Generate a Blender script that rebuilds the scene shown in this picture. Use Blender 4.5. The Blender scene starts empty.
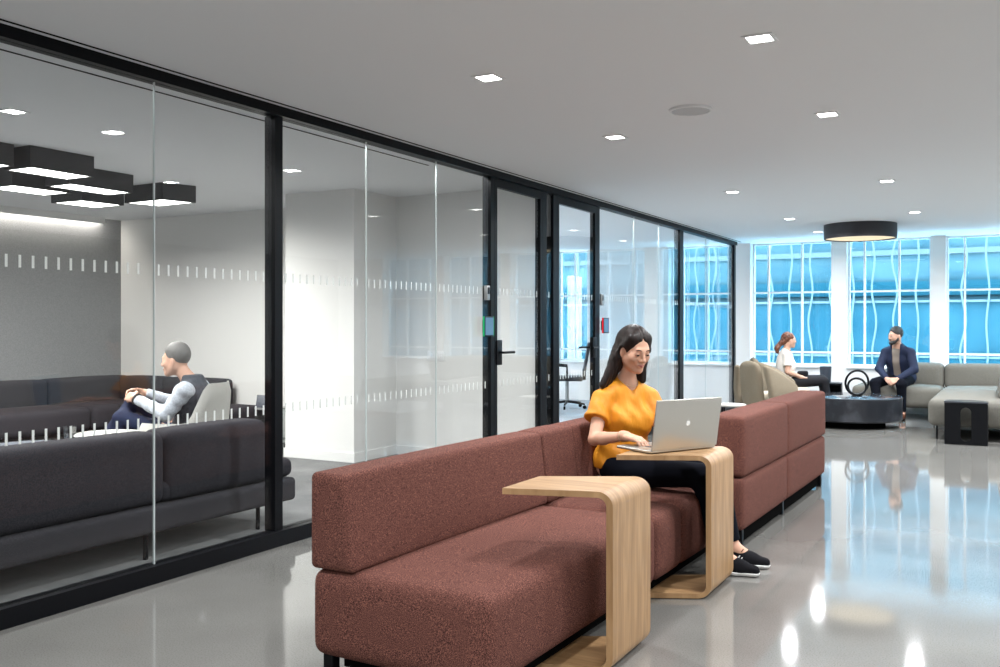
import bpy, bmesh, math, random
import numpy as np
from mathutils import Vector, Matrix
C = bpy.context.scene.collection
R = math.radians
random.seed(3)

# ------------------------------------------------------------------ helpers: objects
def tag(o, label=None, cat=None, group=None, kind=None):
    if label: o['label'] = label
    if cat: o['category'] = cat
    if group: o['group'] = group
    if kind: o['kind'] = kind
    return o

def empty(name, loc=(0, 0, 0), rz=0.0, label=None, cat=None, group=None, kind=None):
    o = bpy.data.objects.new(name, None)
    C.objects.link(o)
    o.location = loc
    o.rotation_euler = (0, 0, rz)
    o.empty_display_size = 0.1
    return tag(o, label, cat, group, kind)

def link(name, me, m=None, parent=None, smooth=None, loc=None):
    o = bpy.data.objects.new(name, me)
    C.objects.link(o)
    if m: me.materials.append(m)
    if parent: o.parent = parent
    if loc: o.location = loc
    return o

def finish(bm, name, m, parent=None, smooth=40, loc=None, recalc=True):
    if recalc: bmesh.ops.recalc_face_normals(bm, faces=bm.faces)
    me = bpy.data.meshes.new(name)
    bm.to_mesh(me); bm.free()
    if smooth:
        a = R(smooth)
        for p in me.polygons: p.use_smooth = True
        bm2 = bmesh.new(); bm2.from_mesh(me)
        for e in bm2.edges:
            if len(e.link_faces) == 2 and e.calc_face_angle(0) > a: e.smooth = False
        bm2.to_mesh(me); bm2.free()
    return link(name, me, m, parent, loc=loc)

def add_box(bm, x0, x1, y0, y1, z0, z1, bev=0.0, seg=2, rot=None, fn=None):
    r = bmesh.ops.create_cube(bm, size=1)
    vs = r['verts']
    for v in vs:
        v.co = Vector(((x0+x1)/2 + v.co.x*(x1-x0), (y0+y1)/2 + v.co.y*(y1-y0), (z0+z1)/2 + v.co.z*(z1-z0)))
    if bev > 0:
        es = list({e for v in vs for e in v.link_edges})
        rr = bmesh.ops.bevel(bm, geom=es, offset=bev, segments=seg, affect='EDGES', profile=0.5)
        vs = list({v for f in rr['faces'] for v in f.verts} | {v for v in vs if v.is_valid})
    if rot:
        for v in vs: v.co = rot @ v.co
    if fn:
        for v in vs: v.co = fn(v.co)
    return vs

def box(name, x0, x1, y0, y1, z0, z1, m, parent=None, bev=0.0, seg=2, rot=None):
    bm = bmesh.new()
    add_box(bm, x0, x1, y0, y1, z0, z1, bev, seg, rot)
    return finish(bm, name, m, parent)

def add_tube(bm, pts, r, n=10, closed=False, cap=True):
    pts = [Vector(p) for p in pts]
    rs = r if isinstance(r, (list, tuple)) else [r]*len(pts)
    rings = []
    up = Vector((0, 0, 1))
    prev = None
    N = len(pts)
    for i, p in enumerate(pts):
        if closed: d = pts[(i+1) % N] - pts[i-1]
        else: d = pts[min(i+1, N-1)] - pts[max(i-1, 0)]
        d.normalize()
        if prev is None:
            a = d.cross(up if abs(d.z) < 0.9 else Vector((1, 0, 0))); a.normalize()
        else:
            a = prev - d*prev.dot(d); a.normalize()
        prev = a
        b = d.cross(a)
        rings.append([bm.verts.new(p + (a*math.cos(2*math.pi*k/n) + b*math.sin(2*math.pi*k/n))*rs[i]) for k in range(n)])
    M = N if closed else N-1
    for i in range(M):
        A, B = rings[i], rings[(i+1) % N]
        for k in range(n):
            bm.faces.new((A[k], A[(k+1) % n], B[(k+1) % n], B[k]))
    if cap and not closed:
        bm.faces.new(rings[0][::-1]); bm.faces.new(rings[-1])

def tube(name, pts, r, m, parent=None, n=10, closed=False):
    bm = bmesh.new(); add_tube(bm, pts, r, n, closed)
    return finish(bm, name, m, parent)

def add_lathe(bm, prof, cx=0, cy=0, n=40, sx=1, sy=1):
    rings = []
    for (r, z) in prof:
        if r < 1e-6: rings.append([bm.verts.new((cx, cy, z))])
        else: rings.append([bm.verts.new((cx + r*sx*math.cos(2*math.pi*k/n), cy + r*sy*math.sin(2*math.pi*k/n), z)) for k in range(n)])
    for A, B in zip(rings[:-1], rings[1:]):
        for k in range(n):
            k2 = (k+1) % n
            if len(A) == 1 and len(B) == 1: continue
            if len(A) == 1: bm.faces.new((A[0], B[k], B[k2]))
            elif len(B) == 1: bm.faces.new((A[k], A[k2], B[0]))
            else: bm.faces.new((A[k], A[k2], B[k2], B[k]))

def lathe(name, prof, m, parent=None, cx=0, cy=0, n=40, sx=1, sy=1):
    bm = bmesh.new(); add_lathe(bm, prof, cx, cy, n, sx, sy)
    return finish(bm, name, m, parent)

def cushion(name, x0, x1, y0, y1, z0, z1, r, m, parent=None, n=14, puff=(0, 0, 0), fn=None):
    """exactly rounded box with optional crowned faces and a deform function"""
    bm = bmesh.new()
    hx, hy, hz = (x1-x0)/2, (y1-y0)/2, (z1-z0)/2
    cx, cy, cz = (x0+x1)/2, (y0+y1)/2, (z0+z1)/2
    ks = [-1, -0.985, -0.965, -0.93, -0.88, -0.8, -0.65, -0.4, -0.13, 0.13, 0.4, 0.65, 0.8, 0.88, 0.93, 0.965, 0.985, 1]
    def axis(h):
        inner = max(h-r, 1e-4)
        out = []
        for a in (0, 15, 30, 45): out.append(-h + (1-math.cos(R(90-a)))*0)  # placeholder
        s = [-h, -h+r*0.12, -h+r*0.3, -h+r*0.55, -inner]
        k = 10
        s += [-inner + 2*inner*i/k for i in range(1, k)]
        s += [inner, h-r*0.55, h-r*0.3, h-r*0.12, h]
        return s
    X, Y, Z = axis(hx), axis(hy), axis(hz)
    cache = {}
    def vert(x, y, z):
        key = (round(x, 6), round(y, 6), round(z, 6))
        if key in cache: return cache[key]
        q = Vector((max(-hx+r, min(hx-r, x)), max(-hy+r, min(hy-r, y)), max(-hz+r, min(hz-r, z))))
        d = Vector((x, y, z)) - q
        if d.length > 1e-9: d = d.normalized()*r
        p = q + d
        u, v, w = p.x/hx, p.y/hy, p.z/hz
        p.x += puff[0]*u*(1-v*v)*(1-w*w)
        p.y += puff[1]*v*(1-u*u)*(1-w*w)
        p.z += puff[2]*w*(1-u*u)*(1-v*v)
        p += Vector((cx, cy, cz))
        if fn: p = Vector(fn(p))
        cache[key] = bm.verts.new(p)
        return cache[key]
    def face(A, B, f):
        for i in range(len(A)-1):
            for j in range(len(B)-1):
                vs = [f(A[i], B[j]), f(A[i+1], B[j]), f(A[i+1], B[j+1]), f(A[i], B[j+1])]
                if len(set(vs)) == 4: bm.faces.new(vs)
    for s in (-1, 1):
        face(X, Y, lambda a, b: vert(a, b, s*hz))
        face(X, Z, lambda a, b: vert(a, s*hy, b))
        face(Y, Z, lambda a, b: vert(s*hx, a, b))
    return finish(bm, name, m, parent, smooth=80)

def extrude_poly(bm, pts, axis, a0, a1):
    """closed 2-D outline extruded along an axis; axis 'y': pts are (x, z); 'z': (x, y); 'x': (y, z)"""
    def mk(p, a):
        if axis == 'y': return (p[0], a, p[1])
        if axis == 'z': return (p[0], p[1], a)
        return (a, p[0], p[1])
    A = [bm.verts.new(mk(p, a0)) for p in pts]
    B = [bm.verts.new(mk(p, a1)) for p in pts]
    n = len(pts)
    for i in range(n): bm.faces.new((A[i], A[(i+1) % n], B[(i+1) % n], B[i]))
    bm.faces.new(A[::-1]); bm.faces.new(B)

# ------------------------------------------------------------------ helpers: materials
def mat(name, col, rough=0.5, metal=0.0, spec=0.5, noise=None, bump=None, sheen=0.0, emit=None, coat=0.0):
    m = bpy.data.materials.new(name)
    m.use_nodes = True
    nt = m.node_tree
    b = nt.nodes['Principled BSDF']
    b.inputs['Base Color'].default_value = (*col, 1)
    b.inputs['Roughness'].default_value = rough
    b.inputs['Metallic'].default_value = metal
    b.inputs['Specular IOR Level'].default_value = spec
    if sheen: b.inputs['Sheen Weight'].default_value = sheen
    if coat: b.inputs['Coat Weight'].default_value = coat; b.inputs['Coat Roughness'].default_value = 0.05
    if emit:
        b.inputs['Emission Color'].default_value = (*emit[0], 1)
        b.inputs['Emission Strength'].default_value = emit[1]
    tc = nt.nodes.new('ShaderNodeTexCoord')
    if noise:   # (scale, detail, colour2, lo, hi, stretch)
        sc, det, c2, lo, hi = noise[:5]
        st = noise[5] if len(noise) > 5 else (1, 1, 1)
        mp = nt.nodes.new('ShaderNodeMapping'); mp.inputs['Scale'].default_value = st
        nz = nt.nodes.new('ShaderNodeTexNoise'); nz.inputs['Scale'].default_value = sc; nz.inputs['Detail'].default_value = det
        cr = nt.nodes.new('ShaderNodeValToRGB')
        cr.color_ramp.elements[0].position = lo; cr.color_ramp.elements[1].position = hi
        cr.color_ramp.elements[0].color = (*col, 1); cr.color_ramp.elements[1].color = (*c2, 1)
        nt.links.new(tc.outputs['Object'], mp.inputs['Vector'])
        nt.links.new(mp.outputs['Vector'], nz.inputs['Vector'])
        nt.links.new(nz.outputs['Fac'], cr.inputs['Fac'])
        nt.links.new(cr.outputs['Color'], b.inputs['Base Color'])
    if bump:    # (scale, strength, distance, stretch)
        mp = nt.nodes.new('ShaderNodeMapping'); mp.inputs['Scale'].default_value = bump[3] if len(bump) > 3 else (1, 1, 1)
        nz = nt.nodes.new('ShaderNodeTexNoise'); nz.inputs['Scale'].default_value = bump[0]; nz.inputs['Detail'].default_value = 3
        bp = nt.nodes.new('ShaderNodeBump'); bp.inputs['Strength'].default_value = bump[1]; bp.inputs['Distance'].default_value = bump[2]
        nt.links.new(tc.outputs['Object'], mp.inputs['Vector'])
        nt.links.new(mp.outputs['Vector'], nz.inputs['Vector'])
        nt.links.new(nz.outputs['Fac'], bp.inputs['Height'])
        nt.links.new(bp.outputs['Normal'], b.inputs['Normal'])
    return m

def glass_mat(name, tint, ior=1.5, gloss=(1, 1, 1), haze=None):
    m = bpy.data.materials.new(name); m.use_nodes = True
    nt = m.node_tree; nt.nodes.clear()
    out = nt.nodes.new('ShaderNodeOutputMaterial')
    tr = nt.nodes.new('ShaderNodeBsdfTransparent'); tr.inputs['Color'].default_value = (*tint, 1)
    gl = nt.nodes.new('ShaderNodeBsdfGlossy'); gl.inputs['Roughness'].default_value = 0.0; gl.inputs['Color'].default_value = (*gloss, 1)
    fr = nt.nodes.new('ShaderNodeFresnel'); fr.inputs['IOR'].default_value = ior
    mx = nt.nodes.new('ShaderNodeMixShader')
    # the back face of a thin pane sees the inverse ratio; use the geometric angle for both faces
    geo = nt.nodes.new('ShaderNodeNewGeometry')
    lw = nt.nodes.new('ShaderNodeLayerWeight'); lw.inputs['Blend'].default_value = 0.08
    mul = nt.nodes.new('ShaderNodeMath'); mul.operation = 'MULTIPLY_ADD'; mul.inputs[1].default_value = 0.92; mul.inputs[2].default_value = 0.0
    # schlick: F = f0 + (1-f0) * facing^5
    lw2 = nt.nodes.new('ShaderNodeLayerWeight'); lw2.inputs['Blend'].default_value = 0.5
    pw = nt.nodes.new('ShaderNodeMath'); pw.operation = 'POWER'; pw.inputs[1].default_value = 5.0
    f0 = ((ior-1)/(ior+1))**2
    ma = nt.nodes.new('ShaderNodeMath'); ma.operation = 'MULTIPLY_ADD'; ma.inputs[1].default_value = 1-f0; ma.inputs[2].default_value = f0
    nt.links.new(lw2.outputs['Facing'], pw.inputs[0])
    nt.links.new(pw.outputs[0], ma.inputs[0])
    nt.links.new(ma.outputs[0], mx.inputs['Fac'])
    nt.links.new(tr.outputs[0], mx.inputs[1]); nt.links.new(gl.outputs[0], mx.inputs[2])
    nt.links.new(mx.outputs[0], out.inputs['Surface'])
    for n in (fr, geo, lw, mul): nt.nodes.remove(n)
    return m

def emis(name, col, s):
    m = bpy.data.materials.new(name); m.use_nodes = True
    nt = m.node_tree; nt.nodes.clear()
    out = nt.nodes.new('ShaderNodeOutputMaterial'); e = nt.nodes.new('ShaderNodeEmission')
    e.inputs['Color'].default_value = (*col, 1); e.inputs['Strength'].default_value = s
    nt.links.new(e.outputs[0], out.inputs['Surface'])
    return m

def floor_mat():
    m = mat('polished_concrete', (0.235, 0.225, 0.205), 0.16, spec=0.95)
    nt = m.node_tree; b = nt.nodes['Principled BSDF']
    tc = nt.nodes.new('ShaderNodeTexCoord')
    def nz(sc, d):
        n = nt.nodes.new('ShaderNodeTexNoise'); n.inputs['Scale'].default_value = sc; n.inputs['Detail'].default_value = d
        nt.links.new(tc.outputs['Object'], n.inputs['Vector']); return n
    a, s = nz(1.1, 6), nz(160, 2)
    r1 = nt.nodes.new('ShaderNodeValToRGB')
    r1.color_ramp.elements[0].position = 0.3; r1.color_ramp.elements[0].color = (0.165, 0.162, 0.152, 1)
    r1.color_ramp.elements[1].position = 0.72; r1.color_ramp.elements[1].color = (0.225, 0.22, 0.208, 1)
    r2 = nt.nodes.new('ShaderNodeValToRGB')
    r2.color_ramp.elements[0].position = 0.36; r2.color_ramp.elements[0].color = (0.72, 0.7, 0.68, 1)
    r2.color_ramp.elements[1].position = 0.5; r2.color_ramp.elements[1].color = (1, 1, 1, 1)
    mx = nt.nodes.new('ShaderNodeMix'); mx.data_type = 'RGBA'; mx.blend_type = 'MULTIPLY'; mx.inputs[0].default_value = 0.8
    nt.links.new(a.outputs['Fac'], r1.inputs['Fac']); nt.links.new(s.outputs['Fac'], r2.inputs['Fac'])
    nt.links.new(r1.outputs['Color'], mx.inputs[6]); nt.links.new(r2.outputs['Color'], mx.inputs[7])
    nt.links.new(mx.outputs[2], b.inputs['Base Color'])
    rr = nt.nodes.new('ShaderNodeMapRange'); rr.inputs['To Min'].default_value = 0.035; rr.inputs['To Max'].default_value = 0.075
    nt.links.new(a.outputs['Fac'], rr.inputs['Value']); nt.links.new(rr.outputs[0], b.inputs['Roughness'])
    return m

def wood_mat():
    m = mat('pale_oak', (0.62, 0.42, 0.24), 0.42, spec=0.4)
    nt = m.node_tree; b = nt.nodes['Principled BSDF']
    tc = nt.nodes.new('ShaderNodeTexCoord')
    mp = nt.nodes.new('ShaderNodeMapping'); mp.inputs['Scale'].default_value = (2.2, 30, 2.2)
    n = nt.nodes.new('ShaderNodeTexNoise'); n.inputs['Scale'].default_value = 1.4; n.inputs['Detail'].default_value = 7; n.inputs['Distortion'].default_value = 0.6
    cr = nt.nodes.new('ShaderNodeValToRGB')
    cr.color_ramp.elements[0].position = 0.3; cr.color_ramp.elements[0].color = (0.27, 0.15, 0.065, 1)
    cr.color_ramp.elements[1].position = 0.7; cr.color_ramp.elements[1].color = (0.45, 0.275, 0.135, 1)
    nt.links.new(tc.outputs['Object'], mp.inputs['Vector']); nt.links.new(mp.outputs[0], n.inputs['Vector'])
    nt.links.new(n.outputs['Fac'], cr.inputs['Fac']); nt.links.new(cr.outputs[0], b.inputs['Base Color'])
    return m

M = {}
M['floor'] = floor_mat()
M['carpet'] = mat('carpet', (0.13, 0.132, 0.135), 0.95, noise=(2.2, 5, (0.21, 0.21, 0.21), 0.35, 0.68), bump=(300, 0.3, 0.003))
M['ceiling'] = mat('ceiling_paint', (0.83, 0.85, 0.87), 0.9, spec=0.2)
M['wall'] = mat('white_paint', (0.80, 0.80, 0.79), 0.8, spec=0.25)
M['whitegloss'] = mat('white_lacquer', (0.8, 0.81, 0.82), 0.45)
M['accent'] = mat('grey_acoustic_panel', (0.235, 0.24, 0.25), 0.95, noise=(90, 2, (0.28, 0.285, 0.295), 0.4, 0.6))
M['sidewall'] = mat('grey_side_paint', (0.30, 0.30, 0.295), 0.8)
M['black'] = mat('black_anodised', (0.003, 0.0035, 0.005), 0.4, spec=0.16)
M['slot'] = mat('black_slot', (0.006, 0.006, 0.006), 0.9, spec=0.0)
M['lampblack'] = mat('black_lamp_shell', (0.025, 0.025, 0.03), 0.55)
M['glass'] = glass_mat('clear_glass', (0.975, 0.985, 0.98), 1.38)
M['winglass'] = glass_mat('window_glass', (0.78, 0.93, 0.98))
M['joint'] = mat('silicone_joint', (0.6, 0.66, 0.66), 0.3)
M['dash'] = mat('frosted_dash', (0.80, 0.81, 0.80), 0.6)
M['maroon'] = mat('maroon_melange', (0.045, 0.019, 0.017), 0.95, spec=0.10, noise=(380, 2, (0.38, 0.158, 0.118), 0.42, 0.76), bump=(300, 0.35, 0.003))
M['greyfab'] = mat('charcoal_fabric', (0.023, 0.022, 0.027), 0.95, spec=0.15, noise=(200, 2, (0.045, 0.043, 0.050), 0.4, 0.65), bump=(250, 0.3, 0.003))
M['greige'] = mat('greige_fabric', (0.12, 0.115, 0.10), 0.95, spec=0.2, noise=(200, 2, (0.18, 0.172, 0.15), 0.4, 0.65), bump=(220, 0.3, 0.003))
M['beige'] = mat('beige_fabric', (0.19, 0.155, 0.11), 0.9, spec=0.2, noise=(200, 2, (0.25, 0.21, 0.155), 0.4, 0.65))
M['cream'] = mat('cream_fabric', (0.62, 0.55, 0.44), 0.9, spec=0.2)
M['shellgrey'] = mat('light_grey_fabric', (0.42, 0.41, 0.38), 0.9, spec=0.2, noise=(180, 2, (0.5, 0.49, 0.46), 0.4, 0.6))
M['wood'] = wood_mat()
M['alu'] = mat('warm_aluminium', (0.62, 0.6, 0.55), 0.33, metal=0.85)
M['emblem'] = mat('pale_emblem', (0.9, 0.9, 0.88), 0.25, metal=0.2)
M['keys'] = mat('dark_keys', (0.03, 0.03, 0.035), 0.5)
M['screen_dark'] = mat('dark_display', (0.05, 0.09, 0.13), 0.12, emit=((0.10, 0.2, 0.32), 0.5))
M['green'] = emis('green_edge_light', (0.05, 0.75, 0.3), 0.5)
M['red'] = emis('red_edge_light', (0.9, 0.03, 0.05), 0.8)
M['metalgrey'] = mat('grey_metal', (0.35, 0.36, 0.36), 0.4, metal=0.6)
M['marble'] = mat('dark_stone', (0.014, 0.016, 0.021), 0.28, noise=(5, 8, (0.05, 0.054, 0.065), 0.5, 0.72))
M['stonetop'] = mat('polished_stone_top', (0.05, 0.055, 0.065), 0.08)
M['potgrey'] = mat('dark_grey_ceramic', (0.045, 0.055, 0.075), 0.5)
M['watch'] = mat('black_strap', (0.02, 0.02, 0.02), 0.4)
M['lens'] = emis('downlight_lens', (1.0, 0.985, 0.95), 14)
M['boxlens'] = emis('box_lamp_diffuser', (1.0, 0.99, 0.96), 6.5)
M['drumlens'] = emis('drum_lamp_diffuser', (1.0, 0.84, 0.58), 1.0)
M['cove'] = emis('cove_strip', (1.0, 0.93, 0.84), 22)

# ------------------------------------------------------------------ implicit surfaces for bodies and clothes
def V(*a): return np.array(a, dtype=np.float64)
def nrm(v): v = np.asarray(v, float); return v/np.linalg.norm(v)
def frame(fwd, up=(0, 0, 1)):
    x = nrm(fwd); y = nrm(np.cross(up, x)); z = np.cross(x, y)
    return np.stack([x, y, z], 1)            # columns: forward, left, up
def sd_rc(P, a, b, r1, r2):
    ba = b-a; l2 = ba@ba; rr = r1-r2; a2 = l2-rr*rr; il2 = 1/l2
    pa = P-a; y = pa@ba; z = y-l2
    t = pa*l2 - y[:, None]*ba
    x2 = (t*t).sum(1); y2 = y*y*l2; z2 = z*z*l2
    k = np.sign(rr)*rr*rr*x2
    o = (np.sqrt(np.maximum(x2*a2*il2, 0))+y*rr)*il2-r1
    c1 = np.sign(z)*a2*z2 > k
    c2 = np.sign(y)*a2*y2 < k
    o = np.where(c2, np.sqrt(np.maximum(x2+y2, 0))*il2-r1, o)
    o = np.where(c1, np.sqrt(np.maximum(x2+z2, 0))*il2-r2, o)
    return o
def sd_el(P, c, r, F):
    q = (P-c)@F
    k0 = np.sqrt(((q/r)**2).sum(1)); k1 = np.sqrt(((q/(r*r))**2).sum(1))+1e-9
    return k0*(k0-1)/k1
def sd_cc(P, a, b, ra, rb):
    rba = rb-ra; baba = (b-a)@(b-a); pa = P-a
    papa = (pa*pa).sum(1); paba = pa@(b-a)/baba
    x = np.sqrt(np.maximum(papa-paba*paba*baba, 0))
    cax = np.maximum(0, x-np.where(paba < 0.5, ra, rb)); cay = np.abs(paba-0.5)-0.5
    k = rba*rba+baba
    f = np.clip((rba*(x-ra)+paba*baba)/k, 0, 1)
    cbx = x-ra-f*rba; cby = paba-f
    s = np.where((cbx < 0) & (cay < 0), -1.0, 1.0)
    return s*np.sqrt(np.minimum(cax*cax+cay*cay*baba, cbx*cbx+cby*cby*baba))
def sd_rb(P, c, h, F, r):
    q = np.abs((P-c)@F)-(h-r)
    return np.sqrt((np.maximum(q, 0)**2).sum(1))+np.minimum(q.max(1), 0)-r

class SDF:
    def __init__(self): self.p = []; self.post = None
    def rc(self, a, b, r1, r2=None, k=0.02, op='u'):
        a = V(*a); b = V(*b); r2 = r1 if r2 is None else r2
        if np.linalg.norm(b-a) <= abs(r1-r2)+1e-5: b = a+nrm(b-a+1e-6)*(abs(r1-r2)+1e-3)
        self.p.append((lambda P: sd_rc(P, a, b, r1, r2), k, op, np.minimum(a, b)-max(r1, r2), np.maximum(a, b)+max(r1, r2)))
    def sp(self, c, r, k=0.02, op='u'): self.el(c, (r, r, r), None, k, op)
    def el(self, c, r, F=None, k=0.02, op='u'):
        c = V(*c); r = V(*r); F = np.eye(3) if F is None else F
        self.p.append((lambda P: sd_el(P, c, r, F), k, op, c-r.max(), c+r.max()))
    def cc(self, a, b, ra, rb, k=0.01, op='u', rd=0.0):
        a = V(*a); b = V(*b); m_ = max(ra, rb)
        self.p.append((lambda P: sd_cc(P, a, b, ra-rd, rb-rd)-rd, k, op, np.minimum(a, b)-m_, np.maximum(a, b)+m_))
    def rb(self, c, h, F=None, r=0.01, k=0.01, op='u'):
        c = V(*c); h = V(*h); F = np.eye(3) if F is None else F
        self.p.append((lambda P: sd_rb(P, c, h, F, r), k, op, c-np.linalg.norm(h), c+np.linalg.norm(h)))
    def mesh(self, res):
        lo = np.min([p[3] for p in self.p if p[2] == 'u'], 0)-3*res
        hi = np.max([p[4] for p in self.p if p[2] == 'u'], 0)+3*res
        B = 12
        nb = np.ceil((hi-lo)/(res*B)).astype(int)
        n = nb*B
        D = np.full(tuple(n), 1.0, dtype=np.float32)
        bi = np.stack(np.meshgrid(*[np.arange(k) for k in nb], indexing='ij'), -1).reshape(-1, 3)
        cen = lo+(bi*B+(B-1)/2)*res
        rad = res*B*0.87+0.012
        near = np.zeros((len(cen), len(self.p)), bool)
        for j, p in enumerate(self.p):
            d = p[0](cen); near[:, j] = d < rad*1.15+p[1]*1.5
        uni = np.array([p[2] == 'u' for p in self.p])
        g = np.stack(np.meshgrid(*[np.arange(B)]*3, indexing='ij'), -1).reshape(-1, 3)*res
        for i in range(len(cen)):
            js = np.nonzero(near[i])[0]
            if not uni[js].any(): continue
            P = lo+bi[i]*B*res+g
            d = np.full(len(P), 1.0)
            for j in js:
                f, k, op = self.p[j][:3]
                e = f(P)
                if op == 'u':
                    h = np.maximum(k-np.abs(d-e), 0)/k
                    d = np.minimum(d, e)-h*h*k*0.25
                elif op == 's':
                    e = -e; h = np.maximum(k-np.abs(d-e), 0)/k
                    d = np.maximum(d, e)+h*h*k*0.25
            if self.post is not None: d = self.post(P, d)
            a = bi[i]*B
            D[a[0]:a[0]+B, a[1]:a[1]+B, a[2]:a[2]+B] = d.reshape(B, B, B)
        return surface_nets(D, lo, res)
def surface_nets(D, lo, res):
    S = D < 0
    nx, ny, nz = D.shape
    acc = None
    offs = [(i, j, k) for i in (0, 1) for j in (0, 1) for k in (0, 1)]
    cnt = np.zeros((nx-1, ny-1, nz-1), np.int8)
    for (i, j, k) in offs: cnt += S[i:nx-1+i, j:ny-1+j, k:nz-1+k]
    act = np.argwhere((cnt > 0) & (cnt < 8))
    idx = -np.ones((nx-1, ny-1, nz-1), np.int64)
    idx[act[:, 0], act[:, 1], act[:, 2]] = np.arange(len(act))
    pos = np.zeros((len(act), 3)); num = np.zeros(len(act))
    for a in offs:
        for ax in range(3):
            if a[ax] == 1: continue
            b = list(a); b[ax] = 1
            A = D[act[:, 0]+a[0], act[:, 1]+a[1], act[:, 2]+a[2]].astype(float)
            Bv = D[act[:, 0]+b[0], act[:, 1]+b[1], act[:, 2]+b[2]].astype(float)
            c = (A < 0) != (Bv < 0)
            t = np.where(c, A/np.where(c, A-Bv, 1), 0)
            q = np.tile(np.array(a, float), (len(act), 1)); q[:, ax] = t
            pos += q*c[:, None]; num += c
    pos = lo+(act+pos/num[:, None])*res
    faces = []
    for ax in range(3):
        sl0 = [slice(None)]*3; sl1 = [slice(None)]*3
        sl0[ax] = slice(0, -1); sl1[ax] = slice(1, None)
        ch = S[tuple(sl0)] != S[tuple(sl1)]
        e = np.argwhere(ch)
        u, v = (ax+1) % 3, (ax+2) % 3
        ok = (e[:, u] > 0) & (e[:, v] > 0) & (e[:, u] < D.shape[u]-1) & (e[:, v] < D.shape[v]-1)
        e = e[ok]
        def cell(du, dv):
            q = e.copy(); q[:, u] += du; q[:, v] += dv
            return idx[q[:, 0], q[:, 1], q[:, 2]]
        q = np.stack([cell(-1, -1), cell(0, -1), cell(0, 0), cell(-1, 0)], 1)
        inside = S[e[:, 0], e[:, 1], e[:, 2]]
        q[~inside] = q[~inside][:, ::-1]
        faces.append(q)
    F = np.concatenate(faces)
    F = F[(F >= 0).all(1)]
    # light Laplacian smoothing
    for _ in range(2):
        s = np.zeros_like(pos); c = np.zeros(len(pos))
        for a, b in ((0, 1), (1, 2), (2, 3), (3, 0)):
            np.add.at(s, F[:, a], pos[F[:, b]]); np.add.at(c, F[:, a], 1)
            np.add.at(s, F[:, b], pos[F[:, a]]); np.add.at(c, F[:, b], 1)
        pos = pos*0.5+0.5*s/np.maximum(c, 1)[:, None]
    return pos, F
def sdf_obj(name, S, res, m, parent, org):
    pos, F = S.mesh(res)
    me = bpy.data.meshes.new(name)
    pos = pos-np.array(org)
    me.vertices.add(len(pos)); me.vertices.foreach_set('co', pos.astype(np.float32).ravel())
    me.loops.add(len(F)*4); me.loops.foreach_set('vertex_index', F.astype(np.int32).ravel())
    me.polygons.add(len(F)); me.polygons.foreach_set('loop_start', np.arange(0, len(F)*4, 4, dtype=np.int32))
    me.polygons.foreach_set('loop_total', np.full(len(F), 4, dtype=np.int32))
    me.update(calc_edges=True); me.validate()
    for p in me.polygons: p.use_smooth = True
    return link(name, me, m, parent)

# ================================================================== THE SETTING
ZC = 2.58; XG = -3.82; YW = 14.89; XR = 4.2; YB = -3.6; XL = -9.67; YM = 7.92
def struct(name, x0, x1, y0, y1, z0, z1, m, **k):
    return tag(box(name, x0, x1, y0, y1, z0, z1, m, **k), kind='structure')
struct('floor', XG-0.03, XR, YB, YW+0.2, -0.12, 0, M['floor'])
struct('floor_carpet', XL-0.1, XG-0.031, YB, YM, -0.12, -0.002, M['carpet'])
M['carpet2'] = mat('pale_blue_carpet', (0.36, 0.4, 0.45), 0.9, noise=(60, 3, (0.44, 0.48, 0.52), 0.4, 0.6))
struct('floor_carpet', -10.2, XG-0.031, YM, YW+0.2, -0.12, -0.002, M['carpet2'])
struct('ceiling', -10.2, XR, YB, YW+0.3, ZC, ZC+0.12, M['ceiling'])
struct('wall_right', XR, XR+0.1, YB, YW, 0, ZC, M['sidewall'])
struct('wall_rear', -10.2, XR, YB-0.1, YB, 0, ZC, M['sidewall'])
struct('wall_left', XL-0.12, XL, YB, YM, 0, ZC, M['accent'])
struct('wall_meeting_room', XL, -6.29, YM, YM+0.1, 0, ZC, M['wall'])
struct('wall_column', -6.29, -5.45, 7.09, YM+0.1, 0, ZC, M['wall'])
struct('wall_partition', -5.45, XG-0.07, 7.78, YM+0.02, 0, ZC, M['wall'])
struct('wall_far_left', -10.3, -10.2, YM, YW, 0, ZC, M['wall'])
struct('baseboard_meeting_room', XL, -6.302, YM-0.012, YM, 0, 0.09, M['wall'])
struct('baseboard_column', -6.302, -5.438, 7.078, 7.09, 0, 0.09, M['wall'])
struct('baseboard_column_side', -5.45, -5.438, 7.09, 7.78, 0, 0.09, M['wall'])
struct('baseboard_partition', -5.438, XG-0.075, 7.768, 7.78, 0, 0.09, M['wall'])
# ceiling reveals: the thin black slots either side of the glass wall
struct('trim_1', -3.735, -3.722, YB, YW-0.3, ZC-0.003, ZC+0.01, M['slot'])
struct('trim_2', -4.142, -4.128, YB, 6.35, ZC-0.003, ZC+0.01, M['slot'])
# cove light over the accent wall
struct('trim_3', XL, XL+0.10, YB, YM-0.32, ZC-0.012, ZC-0.002, M['cove'])
struct('trim_4', XL+0.10, XL+0.115, YB, YM-0.32, ZC-0.075, ZC, M['wall'])

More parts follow.
